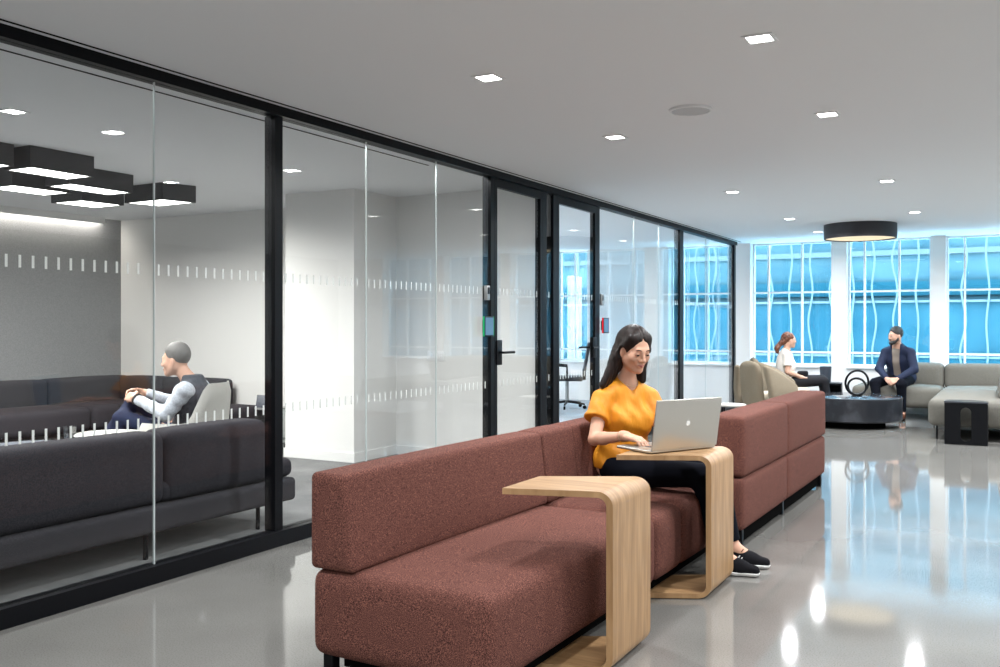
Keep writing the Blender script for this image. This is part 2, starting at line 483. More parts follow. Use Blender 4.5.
# ---- glazed wall
gw = empty('wall_glazed', (XG, 0, 0), kind='structure')
def gpart(name, x0, x1, y0, y1, z0, z1, m, parent=gw, bev=0.0):
    return box(name, x0-XG, x1-XG, y0, y1, z0, z1, m, parent, bev)
gpart('head_track', XG-0.045, XG+0.045, YB, 14.55, ZC-0.055, ZC, M['black'])
gpart('floor_track', XG-0.045, XG+0.045, YB, 6.8, 0, 0.088, M['black'])
gpart('floor_track', XG-0.045, XG+0.045, 7.75, 8.1, 0, 0.088, M['black'])
gpart('floor_track', XG-0.045, XG+0.045, 9.03, 14.55, 0, 0.088, M['black'])
for (a, b) in ((4.195, 4.26), (6.78, 6.84), (7.755, 7.835), (7.98, 8.06), (9.03, 9.10), (11.78, 11.93), (14.45, 14.55)):
    w = 0.045 if a < 14 else 0.05
    gpart('post', XG-0.06, XG+0.02, a, b, 0.0, ZC-0.055, M['black'])
def dashes(parent, y0, y1, name='dash_band', x=XG-0.0075):
    """two rows of small frosted dashes: a visibility band on the pane"""
    bm = bmesh.new()
    k0 = math.ceil((y0+0.03)/0.0635); k1 = math.floor((y1-0.03)/0.0635)
    for k in range(k0, k1+1):
        y = k*0.0635
        for z in (1.55, 0.775):
            add_box(bm, x-XG-0.0008, x-XG+0.0008, y-0.006, y+0.006, z, z+0.056)
    finish(bm, name, M['dash'], parent, smooth=0)
def pane(y0, y1, z0=0.088, z1=ZC-0.055, parent=gw):
    g = gpart('glass_pane', XG-0.006, XG+0.006, y0, y1, z0, z1, M['glass'], parent)
    dashes(g, y0, y1)
    return g
YS = [(-3.5, -1.2), (-1.2, 0.9), (0.9, 2.1), (2.1, 3.327), (3.331, 4.195), (4.26, 5.1), (5.104, 5.968), (5.972, 6.78), (7.835, 7.98), (9.10, 10.15), (10.154, 11.0), (11.004, 11.78), (11.93, 13.0), (13.004, 14.45)]
for a, b in YS: pane(a, b)
for y in (3.329, 5.102, 5.97, 10.152, 11.002, 13.002):
    gpart('glass_joint', XG-0.006, XG+0.006, y-0.002, y+0.002, 0.088, ZC-0.055, M['joint'])

# ---- doors in the glazed wall
def door(n, y0, y1, hy, sgn):
    d = empty('door_%d' % n, (XG, (y0+y1)/2, 0), kind='structure')
    yc = (y0+y1)/2
    h = (y1-y0)/2; top = ZC-0.06; t = 0.05
    bm = bmesh.new()
    add_box(bm, -0.02, 0.02, -h+0.004, -h+t, 0.01, top)
    add_box(bm, -0.02, 0.02, h-t, h-0.004, 0.01, top)
    add_box(bm, -0.02, 0.02, -h+t, h-t, top-0.07, top)
    add_box(bm, -0.02, 0.02, -h+t, h-t, 0.01, 0.09)
    finish(bm, 'door_frame', M['black'], d, smooth=0)
    g = box('glass_pane', -0.006, 0.006, -h+t, h-t, 0.09, top-0.07, M['glass'], d)
    bm = bmesh.new()
    k0 = math.ceil((y0+t+0.02)/0.0635); k1 = math.floor((y1-t-0.02)/0.0635)
    for k in range(k0, k1+1):
        for z in (1.55, 0.775): add_box(bm, -0.0083, -0.0067, k*0.0635-yc-0.006, k*0.0635-yc+0.006, z, z+0.056)
    finish(bm, 'dash_band', M['dash'], g, smooth=0)
    hd = box('door_handle', 0.02, 0.032, hy-yc-0.045, hy-yc+0.045, 0.96, 1.17, M['black'], d, 0.004)
    bm = bmesh.new()
    add_tube(bm, [(0.03, hy-yc, 1.065), (0.075, hy-yc, 1.065), (0.08, hy-yc+sgn*0.03, 1.065), (0.08, hy-yc+sgn*0.17, 1.065)], 0.011, 10)
    finish(bm, 'lever', M['black'], hd)
    bm = bmesh.new()
    add_tube(bm, [(-0.02, hy-yc, 1.065), (-0.075, hy-yc, 1.065), (-0.08, hy-yc+sgn*0.03, 1.065), (-0.08, hy-yc+sgn*0.15, 1.065)], 0.011, 10)
    finish(bm, 'lever', M['black'], hd)
    return d
door(1, 6.84, 7.755, 6.91, 1)
door(2, 8.06, 9.03, 8.95, -1)

# ---- windows at the far end
piers = [(-10.2, -7.05), (-6.45, -5.0), (-4.02, -3.66), (-2.44, -2.22), (-1.065, -0.87), (0.32, 0.52), (1.72, 1.92), (3.12, 4.2)]
for i, (a, b) in enumerate(piers):
    struct(['wall_window_pier', 'wall_window_pier', 'wall_window_pier', 'wall_window_pier', 'wall_window_pier', 'wall_window_pier', 'wall_window_pier', 'wall_window_pier'][i], a, b, YW, YW+0.28, 0, ZC, M['wall'])
SZ = 0.67
for i in range(len(piers)-1):
    a, b = piers[i][1], piers[i+1][0]
    struct('wall_under_window', a, b, YW+0.0, YW+0.28, 0, SZ-0.03, M['whitegloss'])
    w = empty('window_%d' % (i+1), ((a+b)/2, YW+0.2, SZ), kind='structure')
    h = (b-a)/2; H = ZC-SZ
    box('window_sill', -h, h, -0.24, 0.08, -0.03, 0.0, M['whitegloss'], w, 0.006)
    bm = bmesh.new()
    t = 0.028
    for x in (-h+t/2, h-t/2): add_box(bm, x-t/2, x+t/2, -0.03, 0.03, 0, H)
    for z in (t/2, H-t/2): add_box(bm, -h+t, h-t, -0.03, 0.03, z-t/2, z+t/2)
    for z in (0.2, 1.13): add_box(bm, -h+t, h-t, -0.03, 0.03, z-0.014, z+0.014)
    for f in ((0.2, 0.62) if h > 0.4 else (0.5,)): add_box(bm, -h+2*h*f-0.013, -h+2*h*f+0.013, -0.033, 0.033, t, H-t)
    finish(bm, 'window_frame', M['whitegloss'], w, smooth=0)
    box('window_pane', -h+0.01, h-0.01, -0.004, 0.004, 0.01, H-0.01, M['winglass'], w)

# ---- the building across the street
M['fac'] = mat('blue_glass_facade', (0.008, 0.039, 0.055), 0.5, spec=0.05, noise=(0.35, 3, (0.019, 0.058, 0.074), 0.35, 0.65, (1, 1, 2.2)))
M['fac2'] = mat('deep_blue_spandrel', (0.008, 0.044, 0.060), 0.5, spec=0.05)
M['fac3'] = mat('grey_green_facade', (0.022, 0.050, 0.062), 0.6, spec=0.05, noise=(0.5, 4, (0.055, 0.088, 0.098), 0.35, 0.65, (1, 1, 3)))
M['rib'] = mat('white_rib', (0.080, 0.088, 0.094), 0.5, spec=0.05)
YF = 21.0
fb = empty('office_building', (0, YF, -6), label='blue glass office building across the street with wavy white reflection lines', cat='building')
box('wall', -26, 12, 0, 3, 0, 7.75, M['fac'], fb)
box('upper_wall', -26, 12, 0.3, 3, 7.75, 13, M['fac3'], fb)
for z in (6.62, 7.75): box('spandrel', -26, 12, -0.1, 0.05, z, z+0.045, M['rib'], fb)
box('spandrel', -26, 12, -0.04, 0.02, 6.18, 6.62, M['fac2'], fb)
box('spandrel', -26, 12, 0.22, 0.32, 7.9, 8.2, M['fac2'], fb)
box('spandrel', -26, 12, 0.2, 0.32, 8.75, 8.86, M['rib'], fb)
box('spandrel', -26, 12, 0.22, 0.32, 9.2, 9.42, M['fac2'], fb)
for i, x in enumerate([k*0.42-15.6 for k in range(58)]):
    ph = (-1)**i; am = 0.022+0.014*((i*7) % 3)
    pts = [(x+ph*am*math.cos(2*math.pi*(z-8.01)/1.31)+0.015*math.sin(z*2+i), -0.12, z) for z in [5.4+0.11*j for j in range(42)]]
    tube('reflection_rib', pts, 0.022, M['rib'], fb, 6)  # solid ribs shaped as the wavy reflections in the glass

# ================================================================== CEILING THINGS
def arealight(name, loc, size, power, col=(0.97, 0.985, 1.0), spread=150, parent=None, sy=None, rot=None, shape='SQUARE'):
    l = bpy.data.lights.new(name, 'AREA'); l.shape = shape if sy is None else 'RECTANGLE'; l.size = size
    if sy: l.size_y = sy
    l.energy = power; l.color = col; l.spread = R(spread)
    o = bpy.data.objects.new(name, l); C.objects.link(o); o.location = loc
    if rot: o.rotation_euler = rot
    if parent: o.parent = parent
    return o
DP = 28
def downlight(x, y, label, power=None, z=ZC):
    d = empty('downlight', (x, y, z), label=label, cat='ceiling light', group='square downlights in the ceiling')
    bm = bmesh.new()
    for (a, b, c, e) in ((-0.068, 0.068, -0.068, -0.052), (-0.068, 0.068, 0.052, 0.068), (-0.068, -0.052, -0.052, 0.052), (0.052, 0.068, -0.052, 0.052)):
        add_box(bm, a, b, c, e, -0.006, 0)
    finish(bm, 'trim_ring', M['whitegloss'], d, smooth=0)
    box('lens', -0.052, 0.052, -0.052, 0.052, -0.003, 0, M['lens'], d)
    arealight('lamp', (0, 0, -0.008), 0.1, power or DP, spread=165, parent=d)
for (x, y, lb) in [
    (-1.0, 4.24, 'square downlight nearest the camera in the right-hand ceiling row'),
    (-1.0, 5.97, 'square downlight, second from the front in the right-hand ceiling row'),
    (-1.0, 9.0, 'square downlight above and right of the black drum lamp'),
    (-1.0, 11.65, 'small far square downlight just right of the black drum lamp'),
    (-2.39, 4.24, 'square downlight nearest the camera in the row along the glass wall'),
    (-2.39, 6.0, 'square downlight left of the round ceiling speaker, second in the glass-wall row'),
    (-2.39, 9.03, 'square downlight above the seated orange-bloused woman, third in the glass-wall row'),
    (-2.39, 11.66, 'small square downlight just left of the black drum lamp'),
    (-2.39, 13.5, 'tiny square downlight close to the windows, left of the drum lamp'),
    (-5.27, 3.54, 'square downlight in the meeting room ceiling at the left edge'),
    ]:
    downlight(x, y, lb, 60 if x < -3.8 else (44 if y > 8 else None))
# the same rows go on behind and beside the camera
for x in (-2.39, -1.0, 0.39, 1.78, 3.1):
    for y in (-2.4, -0.4, 1.6):
        arealight('lamp', (x, y, ZC-0.008), 0.1, 20, spread=165)
for x in (0.39, 1.78, 3.1):
    for y in (4.24, 5.97, 9.0, 11.65, 13.5): arealight('lamp', (x, y, ZC-0.008), 0.1, DP if y < 8 else 42, spread=165)
for (x, y) in ((-5.27, 1.2), (-7.5, 1.2), (-6.6, 2.4), (-8.2, 8.6), (-8.4, 10.5), (-8.4, 12.2)): arealight('lamp', (x, y, ZC-0.008), 0.1, DP if y < 8 else 75, spread=150)  # unseen lamps added to fill the meeting room and the room beyond

# unseen fill strips added to brighten the walls, hidden behind the head track
arealight('lamp', (-3.93, 5.7, ZC-0.012), 0.05, 22, spread=175, sy=1.9)
arealight('lamp', (-3.93, 3.2, ZC-0.012), 0.05, 5, spread=175, sy=1.9)
arealight('lamp', (-3.93, 10.6, ZC-0.012), 0.05, 30, spread=175, sy=2.4)
sp = empty('ceiling_speaker', (-1.69, 5.44, ZC), label='round white ceiling speaker between the two downlight rows', cat='speaker')
lathe('rim', [(0.0, 0), (0.125, 0), (0.125, -0.012), (0.113, -0.016), (0.113, -0.008), (0, -0.008)], M['whitegloss'], sp)
M['grille'] = mat('speaker_grille', (0.55, 0.56, 0.57), 0.7)
lathe('grille', [(0.0, -0.009), (0.112, -0.009), (0.108, -0.014), (0.0, -0.016)], M['grille'], sp)

dl = empty('drum_lamp', (-1.74, 12.77, ZC), label='large black drum lamp with warm glowing underside near the windows', cat='ceiling light')
lathe('lamp_shade', [(0, 0), (0.44, 0), (0.44, -0.185), (0.425, -0.185), (0.425, -0.02), (0, -0.02)], M['lampblack'], dl, n=64)
lathe('diffuser', [(0.424, -0.155), (0.42, -0.172), (0.36, -0.18), (0, -0.182)], M['drumlens'], dl, n=64)

def boxlamp(corners, z0, label):
    cx = sum(c[0] for c in corners)/4; cy = sum(c[1] for c in corners)/4
    o = empty('box_lamp', (cx, cy, z0), label=label, cat='ceiling light', group='black box lamps over the meeting room sofas')
    P = [(c[0]-cx, c[1]-cy) for c in corners]
    Q = [(p[0]*0.93, p[1]*0.93) for p in P]
    bm = bmesh.new(); h = ZC-z0
    def loop(L, z): return [bm.verts.new((p[0], p[1], z)) for p in L]
    a, b, c, d = loop(P, h), loop(P, 0), loop(Q, 0), loop(Q, 0.02)
    for A, B in ((a, b), (b, c), (c, d)):
        for i in range(4): bm.faces.new((A[i], A[(i+1) % 4], B[(i+1) % 4], B[i]))
    bm.faces.new(a); bm.faces.new(d)
    finish(bm, 'lamp_shade', M['lampblack'], o, smooth=0)
    bm = bmesh.new(); extrude_poly(bm, [(p[0]*0.995, p[1]*0.995) for p in Q], 'z', 0.004, 0.018)
    finish(bm, 'diffuser', M['boxlens'], o, smooth=0)
    arealight('lamp', (0, 0, -0.01), 0.3, 25, (1, 0.98, 0.94), 170, o)
BL = [
 ([(-7.24, 5.97), (-7.16, 6.30), (-6.64, 6.27), (-6.72, 5.95)], 'black box lamp furthest right, crossed by the glass joint'),
 ([(-6.46, 4.27), (-6.46, 4.80), (-6.16, 4.80), (-6.16, 4.27)], 'big black box lamp at top left, second from the left edge'),
 ([(-6.92, 4.93), (-6.92, 5.55), (-6.62, 5.55), (-6.62, 4.93)], 'long black box lamp in the middle of the cluster'),
 ([(-7.82, 5.63), (-7.80, 6.10), (-7.38, 6.08), (-7.42, 5.65)], 'small low black box lamp at the back of the cluster'),
 ([(-7.46, 4.76), (-7.44, 5.30), (-7.08, 5.30), (-7.10, 4.76)], 'black box lamp low on the left, behind the big one'),
 ([(-6.56, 3.72), (-6.56, 4.2), (-6.24, 4.2), (-6.24, 3.72)], 'black box lamp cut off by the left edge of the picture, highest one'),
]
for c_, lb in BL: boxlamp(c_, 2.424, lb)

# ================================================================== MAROON SOFAS
def legs(parent, pts, h, w=0.04, m=None):
    for (x, y) in pts:
        bm = bmesh.new()
        add_box(bm, x-w/2, x+w/2, y-w/2, y+w/2, 0, h, 0.004, 1)
        finish(bm, 'leg', m or M['black'], parent)
s1 = empty('modular_sofa', (-1.83, 4.0, 0), R(-1.3), 'near maroon melange sofa with the orange-bloused woman on its far seat', 'sofa')
secs = [(-1.35, 0.17), (0.175, 0.53), (0.535, 1.40)]
for i, (a, b) in enumerate(secs):
    def fs(p, a=a):
        x, y, z = p
        return (x, y, z)
    cushion('seat', -0.385, 0.375, a, b, 0.10, 0.415, 0.05, M['maroon'], s1, puff=(0.012, 0.006, 0.012))
    def fb_(p, a=a):
        x, y, z = p
        t = (z-0.415)/0.35
        if x > -0.3: x -= 0.045*t*(x+0.3)/0.12
        if a < -1 and y < a+0.05 and -0.31 < x < -0.2: y += 0.004*math.sin(z*150)*math.exp(-((x+0.255)/0.03)**2)
        return (x, y, z)
    cushion('backrest', -0.385, -0.185, a, b, 0.416, 0.765, 0.022, M['maroon'], s1, puff=(0.012, 0.004, 0.008), fn=fb_)
legs(s1, [(-0.34, -1.28), (0.30, -1.28), (-0.34, 0.12), (0.32, 0.10), (0.32, 1.3), (-0.34, 1.3)], 0.105, 0.045)
box('base_shadow_box', -0.33, 0.29, -1.22, 1.3, 0.03, 0.102, M['slot'], s1)  # set-back base, made a black box for the shadow under the sofa

s2 = empty('modular_sofa', (-1.72, 6.7, 0), R(-0.8), 'far maroon melange sofa seen from behind, past the laptop', 'sofa')
for (a, b) in ((-1.25, -0.12), (-0.115, 1.22)):
    cushion('seat', -0.40, 0.36, a, b, 0.10, 0.405, 0.03, M['maroon'], s2, puff=(0.006, 0.004, 0.01))
    cushion('backrest', 0.14, 0.365, a, b, 0.41, 0.765, 0.03, M['maroon'], s2, puff=(0.006, 0.004, 0.006))
legs(s2, [(0.31, -1.15), (0.32, 1.16), (-0.35, -1.15), (-0.35, 1.16), (0.31, -0.12)], 0.105, 0.04)
box('base_shadow_box', -0.33, 0.325, -1.19, 1.08, 0.02, 0.102, M['slot'], s2)  # base filled in black to carry the dark shadow gap down to the floor

# ================================================================== C TABLES
def ctable(slab, tip, zt, label):
    """slab = (x, y_near, y_far) of the upright; tip = (x, y_near, y_far) of the free end of the top: the panel tapers"""
    xs, sn, sf = slab; xt, tn, tf_ = tip
    yc = (sn+sf)/2
    o = empty('side_table', (xs, yc, 0), label=label, cat='side table')
    t = 0.023; r = 0.058
    L = xt-xs
    out, inn = [], []
    def arc(cx, cz, rad, a0, a1, lst, n=10):
        for i in range(n+1):
            a = R(a0+(a1-a0)*i/n); lst.append((cx+rad*math.cos(a), cz+rad*math.sin(a)))
    out.append((L, zt)); arc(-r, zt-r, r, 90, 0, out); arc(-r, r+0.004, r, 0, -90, out); out.append((L*0.93, 0.004))
    inn.append((L, zt-t)); arc(-r, zt-r, r-t, 90, 0, inn); arc(-r, r+0.004, r-t, 0, -90, inn); inn.append((L*0.93, 0.004+t))
    n = len(out)
    prof = out+inn[::-1]
    def yy_(x, far):
        k = max(0.0, min(1.0, x/L))
        return ((sf+(tf_-sf)*k) if far else (sn+(tn-sn)*k))-yc
    bm = bmesh.new()
    A = [bm.verts.new((p[0], yy_(p[0], False), p[1])) for p in prof]; B = [bm.verts.new((p[0], yy_(p[0], True), p[1])) for p in prof]
    m_ = len(prof)
    for i in range(m_): bm.faces.new((A[i], A[(i+1) % m_], B[(i+1) % m_], B[i]))
    for i in range(n-1):
        j = m_-1-i
        bm.faces.new((A[i], A[i+1], A[j-1], A[j])); bm.faces.new((B[i+1], B[i], B[j], B[j-1]))
    es = [e for e in bm.edges if len(e.link_faces) == 2 and e.calc_face_angle(0) > R(60)]
    bmesh.ops.bevel(bm, geom=es, offset=0.004, segments=2, affect='EDGES')
    finish(bm, 'bent_panel', M['wood'], o, smooth=35)
    for far in (False, True):
        for xx in (-0.07, L*0.85):
            bm = bmesh.new(); add_lathe(bm, [(0, 0), (0.012, 0), (0.012, 0.005), (0, 0.005)], xx, yy_(xx, far)*0.8+(yy_(xx, not far))*0.2, 12); finish(bm, 'glide', M['slot'], o)
    return o
ctable((-1.305, 3.25, 3.66), (-1.705, 3.13, 3.45), 0.68, 'empty pale oak C-shaped side table in front, nothing on it')
ctable((-1.258, 4.375, 4.77), (-1.66, 4.18, 4.54), 0.68, 'pale oak C-shaped side table that carries the open laptop')

# ================================================================== LAPTOP
lx0, ly0, lx1, ly1 = -1.514, 4.292, -1.312, 4.672
ang = math.atan2(ly1-ly0, lx1-lx0)
lp = empty('laptop', ((lx0+lx1)/2-0.008, (ly0+ly1)/2-0.016, 0.6815), ang, 'open silver laptop on the wooden side table before the woman', 'laptop')
W = 0.435
bm = bmesh.new()
add_box(bm, -W/2, W/2, 0, 0.25, 0.003, 0.017, 0.005, 3)
base = finish(bm, 'keyboard_base', M['alu'], lp)
bm = bmesh.new()
for r_ in range(5):
    n_ = 14
    for c_ in range(n_):
        x = -0.14+c_*0.28/n_; y = 0.035+r_*0.0195
        if r_ == 4 and 3 < c_ < 9: continue
        add_box(bm, x, x+0.0165, y, y+0.0165, 0.0165, 0.0182, 0.001, 1)
add_box(bm, -0.06, 0.06, 0.113, 0.1295, 0.0165, 0.0182, 0.001, 1)
finish(bm, 'keys', M['keys'], base)
box('trackpad', -0.065, 0.065, 0.15, 0.235, 0.0165, 0.0174, M['metalgrey'], base)
tilt = R(9)
rot = Matrix.Translation((0, -0.004, 0.016)) @ Matrix.Rotation(tilt, 4, 'X')
bm = bmesh.new()
add_box(bm, -W/2, W/2, -0.004, 0.003, 0, 0.245, 0.0032, 3, rot=rot)
lid = finish(bm, 'lid', M['alu'], lp)
box('display', -W/2+0.012, W/2-0.012, 0.003, 0.0036, 0.018, 0.232, M['screen_dark'], lid, rot=rot)
# pale fruit-shaped emblem on the lid: body with bite and a leaf
bm = bmesh.new()
pts = []
N = 48
for i in range(N):
    a = 2*math.pi*i/N
    r_ = 0.0135*(1+0.05*math.cos(2*a)-0.10*math.exp(-((a-math.pi/2)/0.30)**2)-0.07*math.exp(-((a-3*math.pi/2)/0.25)**2))
    x, z = r_*math.cos(a), r_*math.sin(a)
    bx, bz, br = -0.0165, 0.002, 0.0075
    dd = math.hypot(x-bx, z-bz)
    if dd < br: x, z = bx+(x-bx)/dd*br, bz+(z-bz)/dd*br
    pts.append((x, z+0.125))
A = [bm.verts.new(rot @ Vector((p[0], -0.0048, p[1]))) for p in pts]
B_ = [bm.verts.new(rot @ Vector((p[0], -0.0038, p[1]))) for p in pts]
for i in range(N): bm.faces.new((A[i], A[(i+1) % N], B_[(i+1) % N], B_[i]))
bm.faces.new(A)
leaf = [(0.0+0.0022*math.cos(a)-0.002+0.0, 0.1425+0.0045*math.sin(a)) for a in [2*math.pi*i/12 for i in range(12)]]
L1 = [bm.verts.new(rot @ Vector((p[0], -0.0048, p[1]))) for p in leaf]; bm.faces.new(L1)
finish(bm, 'emblem', M['emblem'], lid, smooth=0)

# ================================================================== LOUNGE AT THE WINDOWS
ct = empty('coffee_table', (-1.86, 12.80, 0), label='round dark stone drum coffee table with a ring sculpture', cat='coffee table')
lathe('plinth', [(0, 0), (0.42, 0), (0.42, 0.085), (0, 0.085)], M['slot'], ct, n=48)
lathe('drum', [(0, 0.085), (0.60, 0.085), (0.618, 0.1), (0.62, 0.12), (0.62, 0.365), (0, 0.365)], M['marble'], ct, n=72)
lathe('table_top', [(0, 0.365), (0.622, 0.365), (0.622, 0.38), (0.616, 0.384), (0, 0.384)], M['stonetop'], ct, n=72)
rg = empty('ring_sculpture', (-1.77, 12.72, 0.384), R(28), 'black sculpture of two nested rings standing on the stone coffee table', 'sculpture')
def ring(name, rad, dx, ry, tilt_):
    pts = []
    for i in range(48):
        a = 2*math.pi*i/48
        pts.append((dx+rad*math.cos(a), ry*math.cos(a+0.5), 0.018+rad+rad*math.sin(a)))
    tube(name, pts, 0.014, M['black'], rg, 10, True)
ring('outer_ring', 0.155, 0, 0.03, 0); ring('inner_ring', 0.105, 0.0, -0.03, 0)
box('foot', -0.06, 0.06, -0.03, 0.03, 0, 0.012, M['black'], rg, 0.003)

# window sectional sofa
ws = empty('sectional_sofa', (-0.2, 13.6, 0), label='greige sectional sofa along the windows with a deep chaise on the right', cat='sofa')
def cu(name, x0, x1, y0, y1, z0, z1, r, m, parent, ox=-0.2, oy=13.6, **k): return cushion(name, x0-ox, x1-ox, y0-oy, y1-oy, z0, z1, r, m, parent, **k)
cu('seat', -2.0, -0.86, 13.85, 14.70, 0.17, 0.455, 0.07, M['greige'], ws, puff=(0, 0.01, 0.02))
cu('chaise_seat', -0.87, 1.25, 11.70, 13.95, 0.15, 0.455, 0.07, M['greige'], ws, puff=(0, 0.01, 0.03))
cu('seat', -0.85, 1.25, 13.95, 14.70, 0.17, 0.455, 0.07, M['greige'], ws, puff=(0, 0.01, 0.02))
cu('backrest', -1.52, -0.87, 14.42, 14.68, 0.40, 0.755, 0.07, M['greige'], ws, puff=(0.01, 0.02, 0.01))
cu('backrest', -0.86, 0.55, 14.42, 14.68, 0.40, 0.755, 0.07, M['greige'], ws, puff=(0.01, 0.02, 0.01))
cu('backrest', -0.19, 0.12, 11.95, 13.5, 0.44, 0.80, 0.09, M['greige'], ws, puff=(0.02, 0.02, 0.01), fn=lambda p: (p[0]+0.22*(p[2]-0.44), p[1], p[2]))
for (x, y) in ((-0.78, 11.78), (-0.78, 13.8), (0.6, 11.8), (-1.9, 13.95), (-1.9, 14.6), (-1.0, 14.6), (0.6, 14.6), (-0.05, 11.85)):
    tube('leg', [(x+0.2, y-13.6, 0), (x+0.2, y-13.6, 0.17)], 0.012, M['black'], ws)

bt = empty('side_table', (-0.465, 11.31, 0), label='black boxy side table with a tall rounded slot, in front of the greige chaise', cat='side table')
bm = bmesh.new()
w, h = 0.21, 0.45
sr = 0.052
add_box(bm, -w, -sr, 0, 0.022, 0, 0.45); add_box(bm, sr, w, 0, 0.022, 0, 0.45)
up_ = [(sr*math.cos(math.pi*i/16), 0.35+sr*math.sin(math.pi*i/16)) for i in range(17)]
for i in range(16):
    (xa, za), (xb, zb) = up_[i], up_[i+1]
    extrude_poly(bm, [(xa, za), (xb, zb), (xb, 0.45), (xa, 0.45)], 'y', 0, 0.022)
    extrude_poly(bm, [(xa, 0.44-za), (xb, 0.44-zb), (xb, 0), (xa, 0)], 'y', 0, 0.022)
finish(bm, 'front_panel', M['black'], bt, smooth=0)
box('side_panel', -w, -w+0.02, 0.022, 0.24, 0, 0.45, M['black'], bt)
box('side_panel', w-0.02, w, 0.022, 0.24, 0, 0.45, M['black'], bt)
bm = bmesh.new()
tp = [(-w-0.005, -0.005), (w+0.005, -0.005)]+[((w+0.005)*math.cos(a), 0.14+0.16*math.sin(a)) for a in [math.pi*i/16 for i in range(17)]]
extrude_poly(bm, tp, 'z', 0.451, 0.466)
finish(bm, 'table_top', M['stonetop'], bt, smooth=0)

def shell_chair(name, loc, rz, label, m, mseat, rad=0.34, back=0.42, zt=0.80, za=0.52, z0=0.28, th=0.06, seat_z=0.42, leg='black', phis=(-125, 125), lean=0.22, legin=0.0):
    """curved shell: back high, arms falling away to the front; faces local +x"""
    o = empty(name, loc, rz, label, 'armchair')
    bm = bmesh.new()
    n = 36; mz = 9
    grid = []
    for i in range(n+1):
        ph = R(phis[0]+(phis[1]-phis[0])*i/n)
        t = abs(ph)/R(phis[1])
        top = za+(zt-za)*(0.5+0.5*math.cos(math.pi*min(1, max(0, (t-0.26)/0.26))))
        col = []
        for s_ in range(2):
            for j in range(mz+1):
                k = j/mz if s_ == 0 else 1-j/mz
                z = z0+(top-z0)*k
                edge = math.sqrt(max(0, 1-(2*k-1)**6))
                r_ = rad+lean*(z-z0)*math.cos(ph/1.6)+(th/2*edge if s_ == 0 else -th/2*edge)
                endf = 1.0
                x = -math.cos(ph)*r_*1.0; y = math.sin(ph)*r_*1.02
                if x > 0: x *= 1.25
                col.append(bm.verts.new((x, y, z)))
        grid.append(col)
    K = len(grid[0])
    for i in range(n):
        for j in range(K): bm.faces.new((grid[i][j], grid[i][(j+1) % K], grid[i+1][(j+1) % K], grid[i+1][j]))
    bm.faces.new(grid[0]); bm.faces.new(grid[-1][::-1])
    bmesh.ops.remove_doubles(bm, verts=bm.verts, dist=0.0008)
    finish(bm, 'shell_back', m, o, smooth=70)
    cushion('seat', -rad*0.93, rad*0.98, -rad*0.86, rad*0.86, seat_z-0.14, seat_z, 0.05, mseat, o, puff=(0.0, 0.0, 0.015))
    for (x, y) in ((0.24, 0.24), (0.24, -0.24), (-0.25, 0.22), (-0.25, -0.22)):
        tube('leg', [(x*1.15, y*1.15, 0), (x*0.85, y*0.85, seat_z-0.12)], [0.011, 0.016], M[leg], o)
    return o

def slit_chair(loc, rz, label):
    """lounge chair: a tall rounded back pad and two shorter rounded side pads with dark slits between, faces local +x"""
    o = empty('lounge_chair', loc, rz, label, 'armchair')
    def bend(p, k=1.0):
        x, y, z = p
        taper = 1-0.22*max(0, (z-0.55)/0.3)**2
        return (x-0.14*(z-0.3)+0.35*y*y, y*taper, z)
    cushion('back_pad', -0.36, -0.27, -0.165, 0.165, 0.20, 0.82, 0.044, M['beige'], o, puff=(0.012, 0.0, 0.03), fn=bend)
    for s_ in (-1, 1):
        def fw(p, s_=s_):
            x, y, z = p
            k = max(0.0, (x+0.32)/0.42)
            zz = 0.20+(z-0.20)*(1-0.42*k**1.3)
            return (x-0.14*(zz-0.3)*(1-k), y+s_*0.05*k-s_*0.05*max(0, (zz-0.5)/0.3), zz)
        cushion('side_pad', -0.32, 0.10, s_*0.275-0.042, s_*0.275+0.042, 0.20, 0.80, 0.041, M['beige'], o, puff=(0, 0.008, 0.01), fn=fw)
    cushion('seat', -0.27, 0.33, -0.23, 0.23, 0.30, 0.445, 0.05, M['cream'], o, puff=(0, 0, 0.015))
    for (x, y) in ((0.22, 0.22), (0.22, -0.22), (-0.36, 0.22), (-0.36, -0.22)):
        tube('leg', [(x*1.1, y*1.1, 0), (x*0.9, y*0.9, 0.32)], [0.010, 0.014], M['black'], o)
    return o
slit_chair((-2.70, 12.02, 0), R(62), 'empty beige lounge chair with slit back, behind the far maroon sofa')
slit_chair((-2.80, 13.16, 0), R(25), 'beige lounge chair under the woman in the white blouse')

wt = empty('side_table', (-2.66, 9.95, 0), label='small white-topped side table left of the beige lounge chairs, behind the maroon sofa', cat='side table')
lathe('table_top', [(0, 0.435), (0.165, 0.435), (0.17, 0.445), (0.165, 0.455), (0, 0.455)], M['shellgrey'], wt)
lathe('lower_shelf', [(0, 0.33), (0.14, 0.33), (0.14, 0.34), (0, 0.34)], M['potgrey'], wt)
for a in (20, 140, 260): tube('leg', [(0.155*math.cos(R(a)), 0.155*math.sin(R(a)), 0), (0.14*math.cos(R(a)), 0.14*math.sin(R(a)), 0.436)], 0.009, M['black'], wt)

